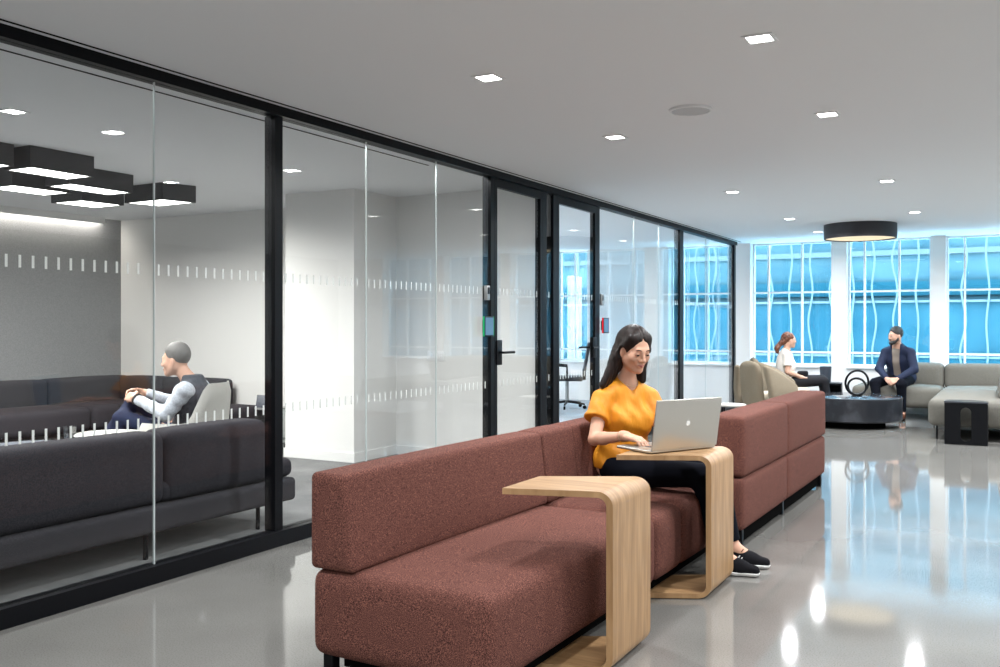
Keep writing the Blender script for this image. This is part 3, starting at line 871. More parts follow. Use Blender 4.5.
kt = empty('side_table', (-2.33, 14.2, 0), R(6), 'small black cube side table behind the round coffee table', 'side table')
bm = bmesh.new()
add_box(bm, -0.15, 0.15, -0.15, 0.15, 0.43, 0.46, 0.004, 1); finish(bm, 'table_top', M['black'], kt)
for s_ in (-1, 1): box('side_panel', s_*0.14-0.01, s_*0.14+0.01, -0.15, 0.15, 0, 0.43, M['black'], kt)
box('back_panel', -0.13, 0.13, 0.13, 0.15, 0.0, 0.43, M['black'], kt)
pt = empty('planter', (-2.40, 14.17, 0.46), label='dark grey tapered pot standing on the small black side table', cat='pot')
lathe('pot', [(0, 0), (0.065, 0), (0.07, 0.01), (0.083, 0.235), (0.075, 0.235), (0.065, 0.03), (0, 0.03)], M['potgrey'], pt)

# ================================================================== MEETING ROOM BEHIND THE GLASS
gs = empty('lounge_sofa', (-4.55, 3.4, 0), label='charcoal sofa right behind the glass wall, its back to the glass', cat='sofa')
def cg(name, x0, x1, y0, y1, z0, z1, r, **k): return cushion(name, x0+4.55, x1+4.55, y0-3.4, y1-3.4, z0, z1, r, M['greyfab'], gs, **k)
cg('seat_platform', -5.05, -4.14, 1.6, 4.78, 0.15, 0.30, 0.03)
cg('seat', -5.05, -4.37, 1.6, 3.67, 0.30, 0.425, 0.05, puff=(0, 0, 0.02))
cg('seat', -5.05, -4.17, 3.68, 4.79, 0.30, 0.425, 0.05, puff=(0, 0, 0.02))
for (a, b) in ((1.6, 3.715), (3.725, 4.53)):
    cg('backrest', -4.40, -4.16, a, b, 0.30, 0.70, 0.055, puff=(0.015, 0.01, 0.01))
for (x, y) in ((-4.22, 3.62), (-4.22, 4.5), (-4.95, 4.5), (-4.95, 2.0), (-4.22, 2.2)): tube('leg', [(x+4.55, y-3.4, 0), (x+4.55, y-3.4, 0.16)], 0.014, M['black'], gs)

ls = empty('corner_sofa', (-9.0, 7.0, 0), label='charcoal corner sofa along the grey panel wall at the back', cat='sofa')
def cl(name, x0, x1, y0, y1, z0, z1, r, **k): return cushion(name, x0+9.0, x1+9.0, y0-7.0, y1-7.0, z0, z1, r, M['greyfab'], ls, **k)
for (a, b) in ((3.0, 4.3), (4.31, 5.6), (5.61, 6.7), (6.71, 7.8)):
    cl('backrest', -9.58, -9.34, a, b, 0.34, 0.69, 0.05, puff=(0.02, 0, 0.01))
    cl('seat', -9.36, -8.62, a, min(b, 7.1), 0.17, 0.42, 0.06, puff=(0.01, 0, 0.02))
cl('seat', -8.61, -7.12, 7.1, 7.75, 0.17, 0.42, 0.06, puff=(0.01, 0, 0.02))
cl('seat', -9.36, -8.62, 7.11, 7.75, 0.17, 0.42, 0.06)
cl('backrest', -9.33, -8.61, 7.60, 7.84, 0.34, 0.69, 0.05, puff=(0, 0.02, 0.01))
cl('backrest', -8.60, -7.70, 7.60, 7.84, 0.34, 0.69, 0.05, puff=(0, 0.02, 0.01))
for (x, y) in ((-9.45, 4.0), (-8.7, 4.0), (-8.7, 6.9), (-7.35, 7.2), (-7.35, 7.7)): tube('leg', [(x+9.0, y-7.0, 0), (x+9.0, y-7.0, 0.18)], 0.014, M['black'], ls)

mc = shell_chair('shell_armchair', (-5.36, 4.93, 0), R(205), 'light grey shell armchair with the vested man in it', M['shellgrey'], M['shellgrey'], rad=0.27, zt=0.88, za=0.60, z0=0.22, lean=0.09, seat_z=0.38, th=0.05)

t1 = empty('low_table', (-5.52, 4.44, 0), label='white-topped low table before the seated man in the meeting room', cat='coffee table')
lathe('table_top', [(0, 0.525), (0.23, 0.525), (0.24, 0.535), (0.23, 0.545), (0, 0.545)], M['shellgrey'], t1, n=56)
lathe('rim', [(0.19, 0.505), (0.22, 0.505), (0.225, 0.525), (0.19, 0.525)], M['black'], t1, n=56)
for a in (45, 165, 285): tube('leg', [(0.17*math.cos(R(a)), 0.17*math.sin(R(a)), 0), (0.17*math.cos(R(a)), 0.17*math.sin(R(a)), 0.525)], 0.011, M['black'], t1)
t2 = empty('low_table', (-5.88, 4.07, 0), label='round charcoal low table under the clear drinking glass', cat='coffee table')
lathe('table_top', [(0, 0.46), (0.28, 0.46), (0.29, 0.47), (0.28, 0.48), (0, 0.48)], M['potgrey'], t2, n=56)
lathe('pedestal', [(0, 0), (0.18, 0), (0.18, 0.012), (0.03, 0.03), (0.03, 0.46), (0, 0.46)], M['black'], t2)
cup = empty('drinking_glass', (-5.73, 4.27, 0.481), label='clear drinking glass on the round charcoal low table', cat='glass')
lathe('glass_wall', [(0, 0), (0.036, 0), (0.045, 0.115), (0.043, 0.115), (0.034, 0.008), (0, 0.008)], glass_mat('drinking_glass', (0.86, 0.88, 0.89), 2.1), cup, n=24)

cyt = empty('side_table', (-6.60, 7.22, 0), label='clear cylindrical side table in the corner left of the white column', cat='side table')
M['acryl'] = glass_mat('acrylic', (0.72, 0.75, 0.75), 1.5)
lathe('drum', [(0.15, 0.01), (0.155, 0.01), (0.155, 0.45), (0.15, 0.45)], M['acryl'], cyt)
lathe('table_top', [(0, 0.45), (0.16, 0.45), (0.16, 0.462), (0, 0.462)], M['metalgrey'], cyt)
lathe('lower_shelf', [(0, 0.14), (0.148, 0.14), (0.148, 0.15), (0, 0.15)], M['metalgrey'], cyt)
lathe('foot_plate', [(0, 0), (0.16, 0), (0.16, 0.01), (0, 0.01)], M['metalgrey'], cyt)
tb = empty('tablet', (-6.62, 7.16, 0.463), R(20), 'black tablet leaning on its stand on the clear cylindrical side table', 'tablet')
ro = Matrix.Rotation(R(-20), 4, 'X')
box('screen', -0.10, 0.10, -0.005, 0.005, 0.0, 0.13, M['potgrey'], tb, 0.002, rot=ro)
box('case', -0.103, 0.103, 0.005, 0.012, -0.0, 0.133, M['black'], tb, 0.002, rot=ro)
box('stand', -0.05, 0.05, 0.0, 0.1, 0.0, 0.006, M['black'], tb, 0.002)

def cable(pts, label):
    o = tube('cable', pts, 0.003, M['slot']); return tag(o, label, 'cable')

# wall plates
sw = empty('switch_plate', (-4.98, 7.78, 0.99), label='white double switch plate on the wall behind the first glass door', cat='light switch')
box('plate', -0.1, 0.1, -0.008, 0, -0.05, 0.05, M['whitegloss'], sw, 0.003)
for k in range(3): box('rocker', -0.075+k*0.055, -0.035+k*0.055, -0.013, -0.008, -0.03, 0.03, M['whitegloss'], sw, 0.002)

def tablet(y, z, side, label, lite):
    o = empty('room_panel', (XG, y, z), label=label, cat='screen')
    box('body', 0.032, 0.05, -0.075, 0.075, -0.082, 0.082, M['black'], o, 0.004)
    box('display', 0.05, 0.0512, -0.065, 0.065, -0.072, 0.072, M['screen_dark'], o)
    bm = bmesh.new()
    add_box(bm, 0.034, 0.048, -0.082, -0.0755, -0.082, 0.082)
    add_box(bm, 0.034, 0.048, 0.0755, 0.082, -0.082, 0.082)
    finish(bm, 'light_strip', lite, o, smooth=0)
    box('bracket', 0.006, 0.032, -0.04, 0.04, -0.05, 0.05, M['black'], o)
tablet(6.70, 1.285, 1, 'room booking screen with green edges left of the first glass door', M['green'])
tablet(9.21, 1.29, -1, 'room booking screen with red edges right of the second glass door', M['red'])
def reader(y, z, label):
    o = empty('card_reader', (XG, y, z), label=label, cat='card reader')
    box('body', 0.006, 0.03, -0.03, 0.03, -0.06, 0.06, M['metalgrey'], o, 0.004)
    box('face', 0.03, 0.032, -0.012, 0.02, -0.01, 0.045, M['black'], o, 0.002)
reader(6.72, 1.56, 'small grey card reader above the green-edged room screen')
reader(9.16, 1.56, 'small grey card reader above the red-edged room screen')

def office_chair(loc, rz, label):
    o = empty('office_chair', loc, rz, label, 'office chair')
    cushion('seat', -0.24, 0.24, -0.24, 0.24, 0.43, 0.50, 0.03, M['keys'], o)
    cushion('backrest', -0.29, -0.25, -0.22, 0.22, 0.56, 1.02, 0.02, M['keys'], o, fn=lambda p: (p[0]-0.18*(p[2]-0.56)+0.25*p[1]**2, p[1], p[2]))
    box('back_bar', -0.29, -0.24, -0.03, 0.03, 0.44, 0.62, M['black'], o, 0.008)
    tube('column', [(0, 0, 0.08), (0, 0, 0.43)], 0.028, M['metalgrey'], o)
    for i in range(5):
        a = R(72*i+10)
        tube('base_leg', [(0, 0, 0.11), (0.30*math.cos(a), 0.30*math.sin(a), 0.075)], [0.022, 0.014], M['black'], o)
        bm = bmesh.new(); add_lathe(bm, [(0, -0.012), (0.028, -0.012), (0.028, 0.012), (0, 0.012)], 0, 0, 16)
        for v in bm.verts: v.co = Matrix.Rotation(a, 3, 'Z') @ (Matrix.Rotation(R(90), 3, 'X') @ v.co) + Vector((0.30*math.cos(a), 0.30*math.sin(a), 0.029))
        finish(bm, 'caster', M['slot'], o)
    for s_ in (-1, 1):
        tube('armrest', [(0.02, s_*0.23, 0.46), (0.0, s_*0.28, 0.55), (0.0, s_*0.28, 0.66), (0.12, s_*0.28, 0.67)], 0.014, M['black'], o)
office_chair((-6.1, 13.3, 0), R(205), 'black office chair on casters seen through the second glass door')
office_chair((-6.35, 12.3, 0), R(150), 'black office chair half hidden behind the dark door posts')

# ================================================================== PEOPLE
M['skin_f'] = mat('skin_warm', (0.60, 0.34, 0.235), 0.5, spec=0.3)
M['skin_f'].node_tree.nodes['Principled BSDF'].inputs['Subsurface Weight'].default_value = 0.08
M['skin_m'] = mat('skin_light', (0.56, 0.33, 0.24), 0.5, spec=0.35)
M['lip'] = mat('lips', (0.42, 0.14, 0.12), 0.4)
M['lip_m'] = mat('lips_pale', (0.42, 0.21, 0.17), 0.5)
M['eye'] = mat('eye_white', (0.75, 0.73, 0.7), 0.2)
M['iris'] = mat('iris_brown', (0.03, 0.017, 0.01), 0.15)
M['hair_dark'] = mat('hair_dark_brown', (0.008, 0.005, 0.004), 0.45, spec=0.25, noise=(14, 4, (0.02, 0.010, 0.008), 0.4, 0.7, (6, 6, 0.6)), bump=(14, 0.22, 0.006, (9, 9, 0.5)))
M['hair_red'] = mat('hair_auburn', (0.05, 0.014, 0.006), 0.45, noise=(18, 4, (0.22, 0.07, 0.03), 0.35, 0.7, (3, 3, 1)), bump=(30, 0.6, 0.01))
M['hair_grey'] = mat('hair_grey', (0.09, 0.085, 0.08), 0.6, noise=(200, 3, (0.2, 0.19, 0.18), 0.4, 0.7), bump=(90, 0.4, 0.004))
M['hair_black'] = mat('hair_black', (0.012, 0.011, 0.011), 0.6, noise=(220, 3, (0.05, 0.05, 0.05), 0.45, 0.75), bump=(90, 0.4, 0.004))
M['brow'] = mat('brow_hair', (0.018, 0.011, 0.009), 0.7)
M['blouse'] = mat('golden_satin', (0.60, 0.215, 0.012), 0.5, spec=0.3, noise=(6, 3, (0.68, 0.27, 0.02), 0.35, 0.65), bump=(22, 0.35, 0.015, (1.6, 1.6, 0.6)))
M['denim'] = mat('black_jeans', (0.005, 0.006, 0.010), 0.9, spec=0.08, bump=(14, 0.3, 0.01))
M['jeans'] = mat('blue_jeans', (0.012, 0.018, 0.045), 0.85, spec=0.2, bump=(14, 0.3, 0.01))
M['blackcloth'] = mat('black_trousers', (0.012, 0.012, 0.015), 0.85, spec=0.2)
M['whitecloth'] = mat('white_shirt', (0.80, 0.74, 0.68), 0.8, spec=0.2)
M['navy'] = mat('navy_blazer', (0.012, 0.018, 0.045), 0.75, spec=0.25)
M['taupe'] = mat('taupe_shirt', (0.24, 0.20, 0.17), 0.85, spec=0.2)
M['paleblue'] = mat('pale_grey_shirt', (0.40, 0.43, 0.48), 0.8, noise=(70, 2, (0.5, 0.53, 0.58), 0.4, 0.6))
M['vest'] = mat('charcoal_vest', (0.03, 0.035, 0.045), 0.8, noise=(40, 2, (0.05, 0.055, 0.07), 0.4, 0.6), bump=(30, 0.4, 0.01))
M['shoe_black'] = mat('black_knit', (0.006, 0.006, 0.008), 0.85, spec=0.15, bump=(120, 0.3, 0.003))
M['shoe_brown'] = mat('brown_leather', (0.10, 0.035, 0.018), 0.4)
M['sole'] = mat('white_sole', (0.75, 0.75, 0.74), 0.5)
M['pendant'] = mat('necklace_metal', (0.7, 0.6, 0.4), 0.3, metal=0.8)

def lerp(a, b, t): return np.asarray(a, float)*(1-t)+np.asarray(b, float)*t

def hand(S, w, d, up, side, curl=(20, 28, 18), s=1.0, spread=0.0, thumb_in=0.35):
    """wrist w, direction d, up = back of the hand, side = +1 when the thumb is on the d x up ... side"""
    w = np.asarray(w, float); d = nrm(d); up = np.asarray(up, float); up = nrm(up-d*(up@d)); t = np.cross(d, up)*side
    F = np.stack([d, t, up], 1)
    S.rc(w-d*0.02*s, w+d*0.012*s, 0.024*s, 0.024*s, k=0.02)
    S.rb(w+d*0.052*s, (0.044*s, 0.038*s, 0.014*s), F, 0.013*s, k=0.012)
    S.rc(w+d*0.02*s+t*0.02*s-up*0.006*s, w+d*0.045*s+t*0.028*s-up*0.006*s, 0.017*s, 0.014*s, k=0.012)
    for o_, L, r in ((0.029, 0.070, 0.0086), (0.0100, 0.078, 0.0088), (-0.0095, 0.073, 0.0084), (-0.028, 0.058, 0.0075)):
        p = w+d*0.088*s+t*o_*s*0.98+up*0.002; a = 0.0
        dirv = nrm(d+t*(o_*spread*6))
        for q, fr in enumerate((0.44, 0.31, 0.25)):
            a += R(curl[q])
            v = dirv*math.cos(a)-up*math.sin(a)
            p2 = p+v*L*fr*s
            S.rc(p, p2, r*(1-0.06*q)*s, r*(0.94-0.07*q)*s, k=0.004)
            p = p2
    p0 = w+d*0.022*s+t*0.030*s-up*0.004
    v1 = nrm(d*0.62+t*0.72-up*thumb_in); p1 = p0+v1*0.036*s
    v2 = nrm(d*0.92+t*0.22-up*thumb_in); p2 = p1+v2*0.030*s; p3 = p2+nrm(d-t*0.05-up*thumb_in)*0.022*s
    S.rc(p0, p1, 0.0125*s, 0.0105*s, k=0.008); S.rc(p1, p2, 0.0102*s, 0.0092*s, k=0.004); S.rc(p2, p3, 0.0092*s, 0.0078*s, k=0.004)

def head_sdf(S, c, F, s=1.0, male=False):
    c = np.asarray(c, float)
    T = lambda x, y, z: c+F@(np.array([x, y, z])*s)
    S.el(T(-0.014, 0, 0.034), V(0.093, 0.072, 0.087)*s, F, k=0.02)
    S.el(T(0.022, 0, -0.022), V(0.066, 0.060, 0.082)*s, F, k=0.03)
    jw = 0.052 if male else 0.046
    for y in (-1, 1):
        S.rc(T(-0.002, y*jw, -0.045), T(0.060, y*0.012, -0.088), 0.021*s, 0.016*s, k=0.03)
        S.sp(T(0.058, y*0.036, -0.022), 0.023*s, k=0.025)
        S.el(T(-0.006, y*0.0745, -0.012), V(0.017, 0.007, 0.030)*s, F, k=0.008)
    S.el(T(0.074, 0, -0.091), V(0.017, 0.02, 0.016)*s, F, k=0.02)
    S.rc(T(0.080, -0.030, 0.026), T(0.080, 0.030, 0.026), 0.009*s, k=0.02)
    for y in (-1, 1): S.sp(T(0.103, y*0.0315, 0.006), 0.0165*s, k=0.016, op='s')
    S.rc(T(0.086, 0, 0.018), T(0.108, 0, -0.024), 0.0075*s, 0.0105*s, k=0.014)
    for y in (-1, 1): S.sp(T(0.098, y*0.0115, -0.030), 0.0082*s, k=0.008)
    S.el(T(0.086, 0, -0.058), V(0.010, 0.022, 0.014)*s, F, k=0.014)
    for y in (-1, 1): S.sp(T(0.077, y*0.031, 0.006), 0.0135*s, k=0.006)
    return T

def face_parts(root, org, c, F, s, male, brow, closed=0.35, gaze=(1, 0, -0.2)):
    c = np.asarray(c, float)
    T = lambda x, y, z: c+F@(np.array([x, y, z])*s)-np.asarray(org)
    for y in (-1, 1):
        bm = bmesh.new()
        bmesh.ops.create_uvsphere(bm, u_segments=14, v_segments=10, radius=1)
        e = T(0.0835-0.0035*(closed > 0.5), y*0.031, 0.004-0.002*closed)
        for v in bm.verts:
            q = F@(np.array([v.co.x*0.0095, v.co.y*0.0108, v.co.z*(0.0072-0.005*closed)])*s)
            v.co = Vector(e+q)
        eye = finish(bm, 'eye', M['eye'], root)
        bm = bmesh.new(); bmesh.ops.create_uvsphere(bm, u_segments=10, v_segments=8, radius=1)
        e = T(0.0895, y*0.0308, 0.003-0.004*closed)
        for v in bm.verts: v.co = Vector(e+F@(np.array([v.co.x*0.0048, v.co.y*0.0066, v.co.z*(0.0066-0.0035*closed)])*s))
        finish(bm, 'iris', M['iris'], eye)
        # lash line and brow
        pts = [T(0.0905-0.0030*abs(a)**2-(0.0018 if a*y > 0 else 0)*2*abs(a), y*0.031+a*0.0135, 0.0095-0.0045*a*a-0.0062*closed*1.0) for a in (-1, -0.5, 0, 0.5, 1)]
        tube('eyelashes', pts, [0.0008*s, 0.0014*s, 0.0016*s, 0.0014*s, 0.0008*s], M['brow'], root, 6)
        pts = [T(0.0905-0.006*t_*t_, y*(0.013+0.034*t_), 0.0255+0.006*math.sin(t_*2.4)-0.002*t_) for t_ in (0, 0.25, 0.5, 0.75, 1)]
        tube('eyebrow', pts, [0.0018*s, 0.0026*s, 0.0027*s, 0.002*s, 0.0008*s], brow, root, 6)
    S = SDF()
    Tw = lambda x, y, z: c+F@(np.array([x, y, z])*s)
    for y in (-1, 1):
        S.rc(Tw(0.0975, 0, -0.0555), Tw(0.0895, y*0.021, -0.0530), 0.0036*s, 0.0018*s, k=0.003)
        S.rc(Tw(0.0960, 0, -0.0615), Tw(0.0890, y*0.019, -0.0545), 0.0044*s, 0.0018*s, k=0.003)
    sdf_obj('lips', S, 0.0022, M['lip_m'] if male else M['lip'], root, org)

def torso_sdf(S, J, TF, g=0.0, male=False, k=0.05, low=0.0):
    w = 1.0 if male else 0.9
    pel, ch, nk = (np.asarray(J[q], float) for q in ('pel', 'chest', 'neck'))
    S.el(pel+V(0, 0, low), V(0.115+g, 0.165*(1.0 if male else 1.06)+g, 0.115+g), TF, k=k)
    mid = lerp(pel, ch, 0.5)
    S.el(mid, V(0.098+g, 0.142*w+g, 0.16+g), TF, k=k)
    S.el(lerp(mid, ch, 0.9), V(0.105+g, 0.158*w+g, 0.14+g), TF, k=k)
    if not male:
        for y in (-1, 1): S.sp(ch+TF@V(0.062, y*0.062, -0.035), 0.062+g, k=0.05)
    S.rc(lerp(ch, nk, 0.6), nk, 0.075+g, 0.05+g, k=k)

def build_person(loc, label, J, P):
    org = tuple(loc)
    male = P['male']; s = P.get('s', 1.0); res = P.get('res', 0.006)
    TF = frame(P['tf'], P.get('tup', (0, 0, 1))); HF = frame(P['hf'], P.get('hup', (0, 0, 1)))
    g = {k_: np.asarray(v_, float) for k_, v_ in J.items()}
    S = SDF()
    torso_sdf(S, g, TF, -0.012, male)
    for q in 'RL': S.rc(g['neck']-V(0, 0, 0.02), g['sh'+q], 0.046, 0.040, k=0.04)
    c = g['head']
    S.rc(g['neck']-V(0, 0, 0.01), c+HF@V(-0.022, 0, -0.045)*s, 0.052 if male else 0.043, 0.050 if male else 0.043, k=0.035)
    head_sdf(S, c, HF, s, male)
    a_ = 1.0
    for q in 'RL':
        S.rc(g['sh'+q], g['el'+q], 0.043*a_, 0.032*a_, k=0.02)
        S.rc(g['el'+q], lerp(g['el'+q], g['wr'+q], 0.3), 0.031*a_, 0.033*a_, k=0.015)
        S.rc(lerp(g['el'+q], g['wr'+q], 0.3), g['wr'+q], 0.033*a_, 0.0215*a_, k=0.015)
        S.rc(g['hip'+q], g['kn'+q], 0.072, 0.048, k=0.04)
        S.rc(g['kn'+q], g['an'+q], 0.046, 0.030, k=0.03)
        S.rc(g['an'+q], g['an'+q]+nrm(g['toe'+q])*0.06+V(0, 0, -0.03), 0.034, 0.03, k=0.03)
        hd = P['hand'+q]
        hand(S, g['wr'+q], hd[0], hd[1], (1 if q == 'R' else -1)*hd[2], hd[3], s=hd[4])
    root = sdf_obj('person', S, res, P['skin'], None, org)
    root.location = org
    tag(root, label, 'person')
    face_parts(root, org, c, HF, s, male, P['brow'], P.get('closed', 0.3))
    return root, g, TF, HF

def trousers(root, org, g, TF, m, male, cuff=0.02, w=1.0, res=0.007, zoff=0.0):
    S = SDF()
    S.el(g['pel'], V(0.125, 0.178, 0.115), TF, k=0.05)
    for q in 'RL':
        S.rc(g['hip'+q], g['kn'+q], 0.092*w, 0.068*w, k=0.05)
        e = lerp(g['kn'+q], g['an'+q], 1-cuff)
        S.cc(g['kn'+q], e, 0.067*w, 0.050*w, k=0.03, rd=0.008)
    # end at the waist
    top = g['pel']+TF@V(0, 0, 0.20+zoff)
    S.rb(top, (0.17, 0.24, 0.1), TF, 0.01, k=0.01, op='s')
    return sdf_obj('trousers', S, res, m, root, org)

def shoe(root, org, an, toe, m, sneaker=False, s=1.0, L=0.265):
    an = np.asarray(an, float); t = np.asarray(toe, float); t[2] = 0; t = nrm(t)
    F = frame(t); base = an.copy(); base[2] = 0
    if 'lift' in dir(): pass
    T = lambda x, y, z: base+F@(np.array([x, y, z])*s)
    S = SDF()
    h = L-0.055
    S.rc(T(-0.028, 0, 0.048), T(-0.012, 0, 0.092), 0.036*s, 0.038*s, k=0.02)
    S.rc(T(-0.02, 0, 0.052), T(0.09, 0, 0.042), 0.037*s, 0.034*s, k=0.03)
    S.rc(T(0.08, 0, 0.042), T(h-0.04, 0.004, 0.034), 0.037*s, 0.026*s, k=0.03)
    S.rc(T(0.02, 0, 0.08), T(0.11, 0, 0.052), 0.026*s, 0.024*s, k=0.02)
    S.rb(T(0.07, 0, -0.03), V(0.3, 0.2, 0.045)*s, F, 0.001, k=0.004, op='s')
    if an[2] > 0.0:
        pass
    up = sdf_obj('shoe', S, 0.004, m, root, org)
    S = SDF()
    S.rc(T(-0.025, 0, 0.032), T(0.07, 0.0, 0.032), 0.041*s, 0.039*s, k=0.02)
    S.rc(T(0.07, 0.0, 0.032), T(h-0.045, 0.006, 0.032), 0.042*s, 0.034*s, k=0.02)
    S.rb(T(0.07, 0, 0.075), V(0.3, 0.2, 0.052)*s, F, 0.001, k=0.004, op='s')
    S.rb(T(0.07, 0, -0.098), V(0.3, 0.2, 0.1)*s, F, 0.001, k=0.004, op='s')
    sdf_obj('sole', S, 0.004, M['sole'] if sneaker else M['slot'], up, org)
    if sneaker:
        bm = bmesh.new()
        o = np.asarray(org)
        for side in (-1, 1):
            for i in range(3):
                x = 0.040+i*0.020
                pts = [T(x-0.012, side*0.0375, 0.035)-o, T(x-0.002, side*0.0365, 0.055)-o, T(x+0.012, side*0.027, 0.072)-o]
                add_tube(bm, pts, 0.0042, 6)
        finish(bm, 'stripe', M['sole'], up)
        bm = bmesh.new()
        for i in range(4):
            x = 0.055+i*0.018; z = 0.092-i*0.0095
            add_tube(bm, [T(x-0.004, -0.022, z-0.006)-o, T(x, 0, z+0.004)-o, T(x-0.004, 0.022, z-0.006)-o], 0.0024, 6)
        add_tube(bm, [T(0.052, 0, 0.094)-o, T(0.06, 0.02, 0.098)-o, T(0.052, 0.03, 0.084)-o], 0.0022, 6)
        add_tube(bm, [T(0.052, 0, 0.094)-o, T(0.06, -0.02, 0.098)-o, T(0.052, -0.03, 0.084)-o], 0.0022, 6)
        finish(bm, 'laces', M['slot'], up)
    return up

# ---- woman in the orange blouse (hero)
J = dict(pel=(-1.885, 4.85, 0.53), chest=(-1.868, 4.84, 0.82), neck=(-1.862, 4.832, 0.985), head=(-1.797, 4.785, 1.165),
         shR=(-1.955, 4.718, 0.900), shL=(-1.772, 4.938, 0.900),
         elR=(-1.945, 4.585, 0.695), wrR=(-1.722, 4.460, 0.737), elL=(-1.680, 4.90, 0.710), wrL=(-1.560, 4.655, 0.737),
         hipR=(-1.86, 4.77, 0.505), hipL=(-1.86, 4.95, 0.505), knR=(-1.43, 4.80, 0.515), knL=(-1.42, 5.015, 0.515),
         anR=(-1.345, 4.865, 0.10), anL=(-1.335, 5.055, 0.10), toeR=(1, 0.02, 0), toeL=(1, 0.02, 0))
P = dict(male=False, tf=(math.cos(R(-38)), math.sin(R(-38)), 0), hf=(math.cos(R(-37)), math.sin(R(-37)), -0.36), hup=(0, 0, 1),
         skin=M['skin_f'], brow=M['brow'], s=1.0, res=0.004, closed=0.8,
         handR=((0.93, -0.36, -0.12), (0, 0, 1), -1, (18, 26, 20), 0.95), handL=((0.78, -0.62, -0.12), (0, 0, 1), -1, (18, 26, 20), 0.95))
hero_loc = (-1.7, 4.85, 0.0)
wo, g, TF, HF = build_person(hero_loc, 'woman in orange blouse and black jeans typing on a laptop on the maroon sofa', J, P)
trousers(wo, hero_loc, g, TF if False else frame((1, -0.1, 0)), M['denim'], False, cuff=0.10, w=0.93, res=0.006)
for q in 'RL': shoe(wo, hero_loc, g['an'+q], g['toe'+q], M['shoe_black'], True)
S = SDF()
gg = dict(g)
torso_sdf(S, gg, TF, 0.004, False, k=0.05)
S.el(g['pel']+V(0.0, 0, 0.06), V(0.128, 0.165, 0.10), TF, k=0.05)
for q in 'RL': S.rc(g['neck']-V(0, 0, 0.015), g['sh'+q]+V(0, 0, 0.01), 0.052, 0.046, k=0.04)
for q in 'RL':
    e = lerp(g['sh'+q], g['el'+q], 0.50)
    out = nrm(np.asarray(g['sh'+q])-(g['shR']+g['shL'])/2)
    S.cc(g['sh'+q]+V(0, 0, 0.006), e+out*0.012, 0.048, 0.066, k=0.035, rd=0.006)
nk = g['neck']
fl = TF@V(1, 0, 0)
# V neckline and round neck opening
S.rc(nk+TF@V(0.03, 0, 0.075), nk+TF@V(0.02, 0, 0.0), 0.062, 0.052, k=0.012, op='s')
S.rc(nk+TF@V(0.085, 0, 0.03), nk+TF@V(0.125, 0, -0.135), 0.050, 0.006, k=0.010, op='s')
S.rb(g['pel']+V(0, 0, -0.125), (0.4, 0.4, 0.115), None, 0.01, k=0.01, op='s')
def folds(Pp, d):
    q = (Pp-np.asarray(g['chest']))@TF
    f = 0.0035*np.sin(q[:, 1]*75+8*q[:, 2]+2*np.sin(q[:, 2]*22))*np.clip((0.12-np.abs(q[:, 2]-0.03))/0.1, 0, 1)
    f += 0.0030*np.sin(q[:, 2]*60+q[:, 1]*30+q[:, 0]*20)*np.clip((-q[:, 2])/0.1, 0, 1)
    return d+f
S.post = folds
bl = sdf_obj('blouse', S, 0.0045, M['blouse'], wo, hero_loc)
# placket seam of the neckline and a fine necklace
o_ = np.asarray(hero_loc)
pts = [nk+TF@V(0.03+0.045*math.cos(a), 0.052*math.sin(a), 0.012-0.03*math.cos(a))-o_ for a in [R(x) for x in (-110, -80, -50, -25, 0, 25, 50, 80, 110)]]
tube('necklace', pts, 0.0012, M['pendant'], wo, 6)
tube('bracelet', [lerp(g['elR'], g['wrR'], 0.93)-o_+(frame(g['wrR']-g['elR'])@V(0, 0.031*math.cos(a), 0.029*math.sin(a))) for a in [2*math.pi*i/20 for i in range(20)]], 0.0016, M['pendant'], wo, 6, True)
# hair
S = SDF(); c = g['head']
T = lambda x, y, z: c+HF@np.array([x, y, z])
S.el(T(-0.020, 0, 0.040), V(0.100, 0.081, 0.093), HF, k=0.03)
for y in (-1, 1):
    S.rc(T(0.030, y*0.048, 0.075), T(0.005, y*0.072, 0.0), 0.022, 0.015, k=0.03)
    S.rc(T(0.005, y*0.078, 0.0), T(-0.035, y*0.078, -0.07), 0.018, 0.026, k=0.03)
S.rc(T(-0.07, 0, 0.02), T(-0.085, 0, -0.08), 0.066, 0.058, k=0.04)
S.rc(T(-0.075, -0.03, -0.05), c+V(-0.155, -0.055, -0.215), 0.05, 0.020, k=0.04)
S.rc(T(-0.05, -0.06, -0.04), c+V(-0.150, -0.090, -0.190), 0.03, 0.016, k=0.03)
S.rc(T(-0.06, 0.05, -0.05), c+V(-0.05, 0.06, -0.20), 0.045, 0.025, k=0.04)
S.rc(T(-0.02, 0.078, -0.05), c+V(0.020, 0.075, -0.165), 0.024, 0.020, k=0.03)
S.el(T(0.102, 0, -0.012), V(0.070, 0.061, 0.092), HF, k=0.014, op='s')
S.el(T(0.06, 0.0, -0.075), V(0.07, 0.055, 0.07), HF, k=0.014, op='s')
for y in (-1,): S.el(T(0.012, y*0.092, -0.012), V(0.024, 0.03, 0.034), HF, k=0.012, op='s')
def strands(Pp, d):
    q = (Pp-c)@HF
    part = 0.006*np.exp(-(q[:, 1]/0.004)**2)*(q[:, 2] > 0.06)
    return d+part+0.0012*np.sin(q[:, 1]*260+10*np.sin(q[:, 2]*12))*np.clip(-q[:, 2]*8+0.6, 0.2, 1)
S.post = strands
sdf_obj('hair', S, 0.0038, M['hair_dark'], wo, hero_loc)

